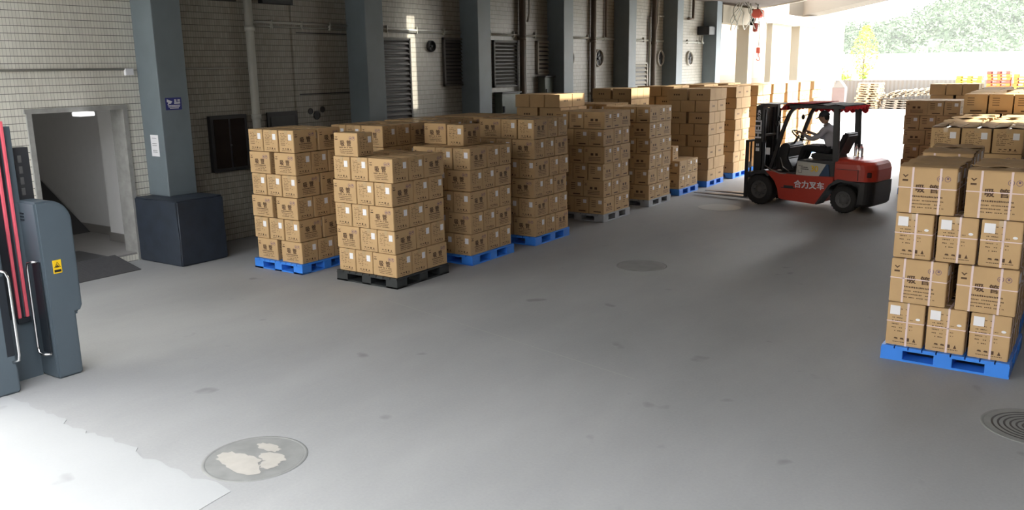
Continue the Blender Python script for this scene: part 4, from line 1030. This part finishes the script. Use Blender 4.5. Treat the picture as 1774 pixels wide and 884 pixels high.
# ------------------------------------------------------------------ chain hoist under the roof at the far column
e = empty('chain_hoist', (-10.9, 33.0, 4.2), label='red chain hoist hanging from the roof before the farthest column', cat='hoist')
MB().bbox(-.16,.16,-.13,.13,.30,.62,.04).build('hoist_body', M['redpl'], e)
MB().cyl((-.22,0,.46),(-.16,0,.46),.13).cyl((.16,0,.46),(.22,0,.46),.13).build('motor_cover', M['redpl'], e)
MB().cyl((0,0,.62),(0,0,.80),.03).build('suspension', M['darkmetal'], e)
MB().tube([(.05,0,.3),(.10,0,.0),(.12,0,-.3),(.10,0,-.75)], .02).tube([(-.06,0,.30),(-.14,0,.05),(-.14,0,-.15),(-.06,0,-.22),(.02,0,-.12),(.05,0,.1)], .022).build('chain', M['pipe'], e)
MB().bbox(-.14,.02,-.08,.08,-.2,.12,.03).build('chain_bag', mat('dark_red_bag',(.2,.03,.02),.8), e)
q = MB().bbox(.02,.18,-.06,.06,-1.0,-.78,.03); q.tube([(.10,0,-1.0),(.10,0,-1.10),(.16,0,-1.18),(.14,0,-1.27),(.06,0,-1.26),(.04,0,-1.20)], .02); q.build('hook_block', M['redpl'], e)
e = empty('roof_beam_bundle', (-11.0, 30.9, 4.4), label='dark beam and tangled brown cables under the roof by the last columns', cat='beam')
MB().box(-.9,-.4,-.2,3.2,-.12,.02).box(-.9,-.4,-.2,3.2,.02,.5).build('beam', M['tan'], e)
q = MB(); rr = random.Random(3)
for i in range(9):
    p = Vector((rr.uniform(-.2,.3), rr.uniform(-.6,1.6), .6)); P = [p]
    for k in range(5): p = p+Vector((rr.uniform(-.14,.14), rr.uniform(-.2,.2), -.16-rr.uniform(0,.06))); P.append(p)
    q.tube(P, .018, n=6)
q.build('cables', M['pipe'], e)

# ------------------------------------------------------------------ far yard: fence, pallets, bin
q = MB(); xx = -13.95; vs_ = []; k = 0
while xx < -4: vs_ += [(xx, 58.3+(.012 if k%2 else -.012), 0), (xx, 58.3+(.012 if k%2 else -.012), 1.70)]; xx += .12; k += 1
q.add(vs_, [(2*i,2*i+2,2*i+3,2*i+1) for i in range(k-1)]); q.box(-13.95, -4, 58.34, 58.5, 0, 1.69)
q.build('metal_fence', M['fence'], label='low grey corrugated metal fence at the back of the yard', cat='fence')
q = MB(); q.box(-4, 60, 58.3, 58.5, 0, 1.7); q.build('yard_wall', M['white'], label='pale low wall continuing the yard fence to the right', cat='wall')
e = empty('metal_bin', (-13.1, 55.9, 0), label='pinkish grey box cabinet standing in front of the fence', cat='bin')
MB().bbox(-.38,.38,-.3,.3,0,1.30,.02).build('body', M['binm'], e); MB().prism([(-.38,1.30),(0,1.72),(.05,1.72),(.38,1.30)], -.3,.3).build('hopper', M['fence'], e)
def wood_pallet_mesh(s=1.15, mt='wood'):
    q = MB()
    for i in range(6): q.box(i*s/6+.01,(i+1)*s/6-.02,0,s,.118,.14)
    for i in range(3): q.box(i*s/3+.1,(i+1)*s/3-.1,0,s,0,.022)
    for j in (0,.5,1):
        for i in (0,.5,1): q.box(i*(s-.12),i*(s-.12)+.12,j*(s-.1),j*(s-.1)+.1,.022,.098)
        q.box(0,s,j*(s-.1),j*(s-.1)+.1,.098,.118)
    return q.mesh('wooden_pallet', M[mt])
wpm = wood_pallet_mesh(); wpo = wood_pallet_mesh(mt='woodold'); rr = random.Random(11)
for k in range(11):
    o = bpy.data.objects.new('wooden_pallet', wpm); C.objects.link(o); o.location = (-12.25+rr.uniform(-.08,.08)+(.1 if k > 4 else 0), 56.4+rr.uniform(-.05,.05), k*.142); o.rotation_euler = (0,0,rr.uniform(-.06,.06)); o.scale = (1.15,1,1)
    tag(o, 'pale wooden pallet, %s from the bottom of the upright stack by the fence' % ['first','second','third','fourth','fifth','sixth','seventh','eighth','ninth','tenth','eleventh'][k], 'pallet', 'upright stack of wooden pallets')
for k in range(4):
    o = bpy.data.objects.new('wooden_pallet', wpo); C.objects.link(o); o.location = (-10.7+k*.02, 56.5, k*.142); o.scale = (1.3,1,1)
    tag(o, 'weathered wooden pallet, %s layer under the toppled pile' % ordn[k], 'pallet', 'pallets of the toppled pile')
for k in range(9):
    o = bpy.data.objects.new('wooden_pallet', wpo if k%2 else wpm); C.objects.link(o); o.location = (-10.9+k*.34, 56.4+(k%2)*.05, .585+(k%2)*.02+k*.028); o.rotation_euler = (0, -.40, rr.uniform(-.05,.05)); o.scale = (.95,1,.9)
    tag(o, 'wooden pallet lying slanted on the toppled pile, %s from the left' % ordn[k] if k < 8 else 'wooden pallet lying slanted at the right end of the toppled pile', 'pallet', 'pallets of the toppled pile')
for k in range(4):
    o = bpy.data.objects.new('wooden_pallet', wpo); C.objects.link(o); o.location = (-9.0+.03*k, 56.6, k*.142); o.scale = (1.3,1,1)
    tag(o, 'weathered wooden pallet, %s layer at right under the toppled pile' % ordn[k], 'pallet', 'pallets of the toppled pile')
pmo = pallet_mesh(M['orange'], h=.15); pmr = pallet_mesh(M['redpl'], h=.15); pmy = pallet_mesh(M['yellowpl'], h=.15)
ORD = 'first second third fourth fifth sixth seventh eighth ninth tenth eleventh twelfth thirteenth fourteenth fifteenth sixteenth'.split()
for si, (x, y, n, cols, w_) in enumerate(((-4.60,50.0,15,'oooroororooroorr','left'),(-3.42,50.0,14,'oroooorooyoooyo','right'),(-6.6,55.0,13,'yyyyyyyyyyyyyy','back'))):
    for k in range(n):
        c_ = cols[k]; o = bpy.data.objects.new('pallet', {'o':pmo,'r':pmr,'y':pmy}[c_]); C.objects.link(o); o.location = (x+rr.uniform(-.02,.02), y, k*.152); o.scale = (.95 if si < 2 else 1.2,1,1)
        tag(o, '%s plastic pallet, %s from the ground in the %s tall stack' % ({'o':'orange','r':'red','y':'yellow'}[c_], ORD[k], {'left':'orange and red','right':'right-edge orange','back':'distant yellow'}[w_]), 'pallet', 'coloured plastic pallets in the yard')

# ------------------------------------------------------------------ beyond the fence: pale wall, tree, wooded hill
q = MB(); q.box(-60, 60, 92, 92.4, 0, 3.6); q.build('boundary_wall', M['white'], label='long white boundary wall far behind the fence', cat='wall')
def crown_mesh(name, n, rad, leaf, mt, seed, squash=1.0):
    rr = random.Random(seed); q = MB()
    cl = [(Vector((rr.gauss(0,.42),rr.gauss(0,.42),rr.gauss(0,.36)*squash))*rad, rr.uniform(.25,.5)*rad) for _ in range(16)]
    for i in range(n):
        c, r = rr.choice(cl); d = Vector((rr.gauss(0,1),rr.gauss(0,1),rr.gauss(0,1))).normalized()
        p = c+d*r*rr.uniform(.7,1.05); a_ = Vector((rr.gauss(0,1),rr.gauss(0,1),rr.gauss(0,.6))).normalized(); b_ = a_.cross(d).normalized(); s_ = leaf*rr.uniform(.6,1.3)
        q.add([p-a_*s_, p+b_*s_*.5, p+a_*s_, p-b_*s_*.5], [(0,1,2,3)])
    return q.mesh(name, mt)
e = empty('young_tree', (-13.6, 64.5, 0), label='slender yellow-green young tree just behind the wooden pallets', cat='tree')
MB().tube([(0,0,0),(.03,0,1.2),(-.02,0,2.6),(.04,.02,4.2)], .05).tube([(0,0,1.8),(.4,.1,2.6)], .025).tube([(0,0,2.2),(-.45,0,3.0)], .025).build('trunk', M['bark'], e)
q = MB(); rr = random.Random(2)
for i in range(900):
    z = rr.uniform(1.7,5.3); r = .95*math.sin(PI*min(1,max(0.06,(z-1.4)/4.1)))*rr.random()**.4; t = rr.uniform(0,2*PI); p = Vector((r*math.cos(t), r*math.sin(t), z)); a_ = Vector((rr.gauss(0,1),rr.gauss(0,1),rr.gauss(0,.5))).normalized(); b_ = a_.orthogonal().normalized(); s_ = rr.uniform(.06,.14)
    q.add([p-a_*s_, p+b_*s_*.45, p+a_*s_, p-b_*s_*.45], [(0,1,2,3)])
q.build('foliage', M['leafy'], e)
for x, y, s_, l in ((-18.5,68,1.5,'pale bush left of the slender young tree behind the fence'),(-16.3,69,1.2,'small pale bush close to the young tree behind the fence')):
    o = bpy.data.objects.new('bush', crown_mesh('bush', 900, s_, .12, M['leafy'], int(-x))); C.objects.link(o); o.location = (x, y, s_*1.1); tag(o, l, 'bush')
# hill
q = MB(); nx, ny = 60, 14; vs_ = []
rr = random.Random(9)
def hh(x, y):
    u = (y-165)/130
    base = max(0, min(1, (x+96)/70)); h = 6+17*base+2.4*math.sin(x*.06+1)+1.6*math.sin(x*.15)
    return -1+h*min(1, max(0,u)**.8)
for j in range(ny+1):
    for i in range(nx+1):
        x = -160+260*i/nx; y = 165+130*j/ny; vs_.append((x, y, hh(x,y)))
q.add(vs_, [(j*(nx+1)+i, j*(nx+1)+i+1, (j+1)*(nx+1)+i+1, (j+1)*(nx+1)+i) for j in range(ny) for i in range(nx)], smooth=True)
q.build('hillside', M['leafd'], label='wooded hillside rising far behind the yard', cat='hill')
tm_ = [crown_mesh('hill_tree', 700, 1.0, .11, M['leafd'], s_, .9) for s_ in range(4)]
q = MB()
for i in range(330):
    y = rr.uniform(165, 290); az = rr.uniform(-31, 4); x = math.tan(math.radians(az))*y
    s_ = rr.uniform(2.2,4.4); me = rr.choice(tm_); Mx = Matrix.Translation((x, y, hh(x,y)+s_*.6)) @ Matrix.Rotation(rr.uniform(0,6),4,'Z') @ Matrix.Scale(s_,4)
    q.join(me, Mx)
q.build('woodland', M['leafd'], label='pale hazy woodland covering the far hillside', cat='trees', kind='stuff')
# bright haze hanging in front of the hill
hz = bpy.data.materials.new('haze'); hz.use_nodes = True; hn = hz.node_tree; hn.nodes.clear()
vo = hn.nodes.new('ShaderNodeOutputMaterial'); vsn = hn.nodes.new('ShaderNodeVolumeScatter'); vsn.inputs['Density'].default_value = .0017; vsn.inputs['Anisotropy'].default_value = .2
hn.links.new(vsn.outputs[0], vo.inputs['Volume'])
MB().box(-150,40,100,160,.05,40).build('haze', hz, label='bright hazy air between the yard and the wooded hill', cat='haze', kind='stuff')
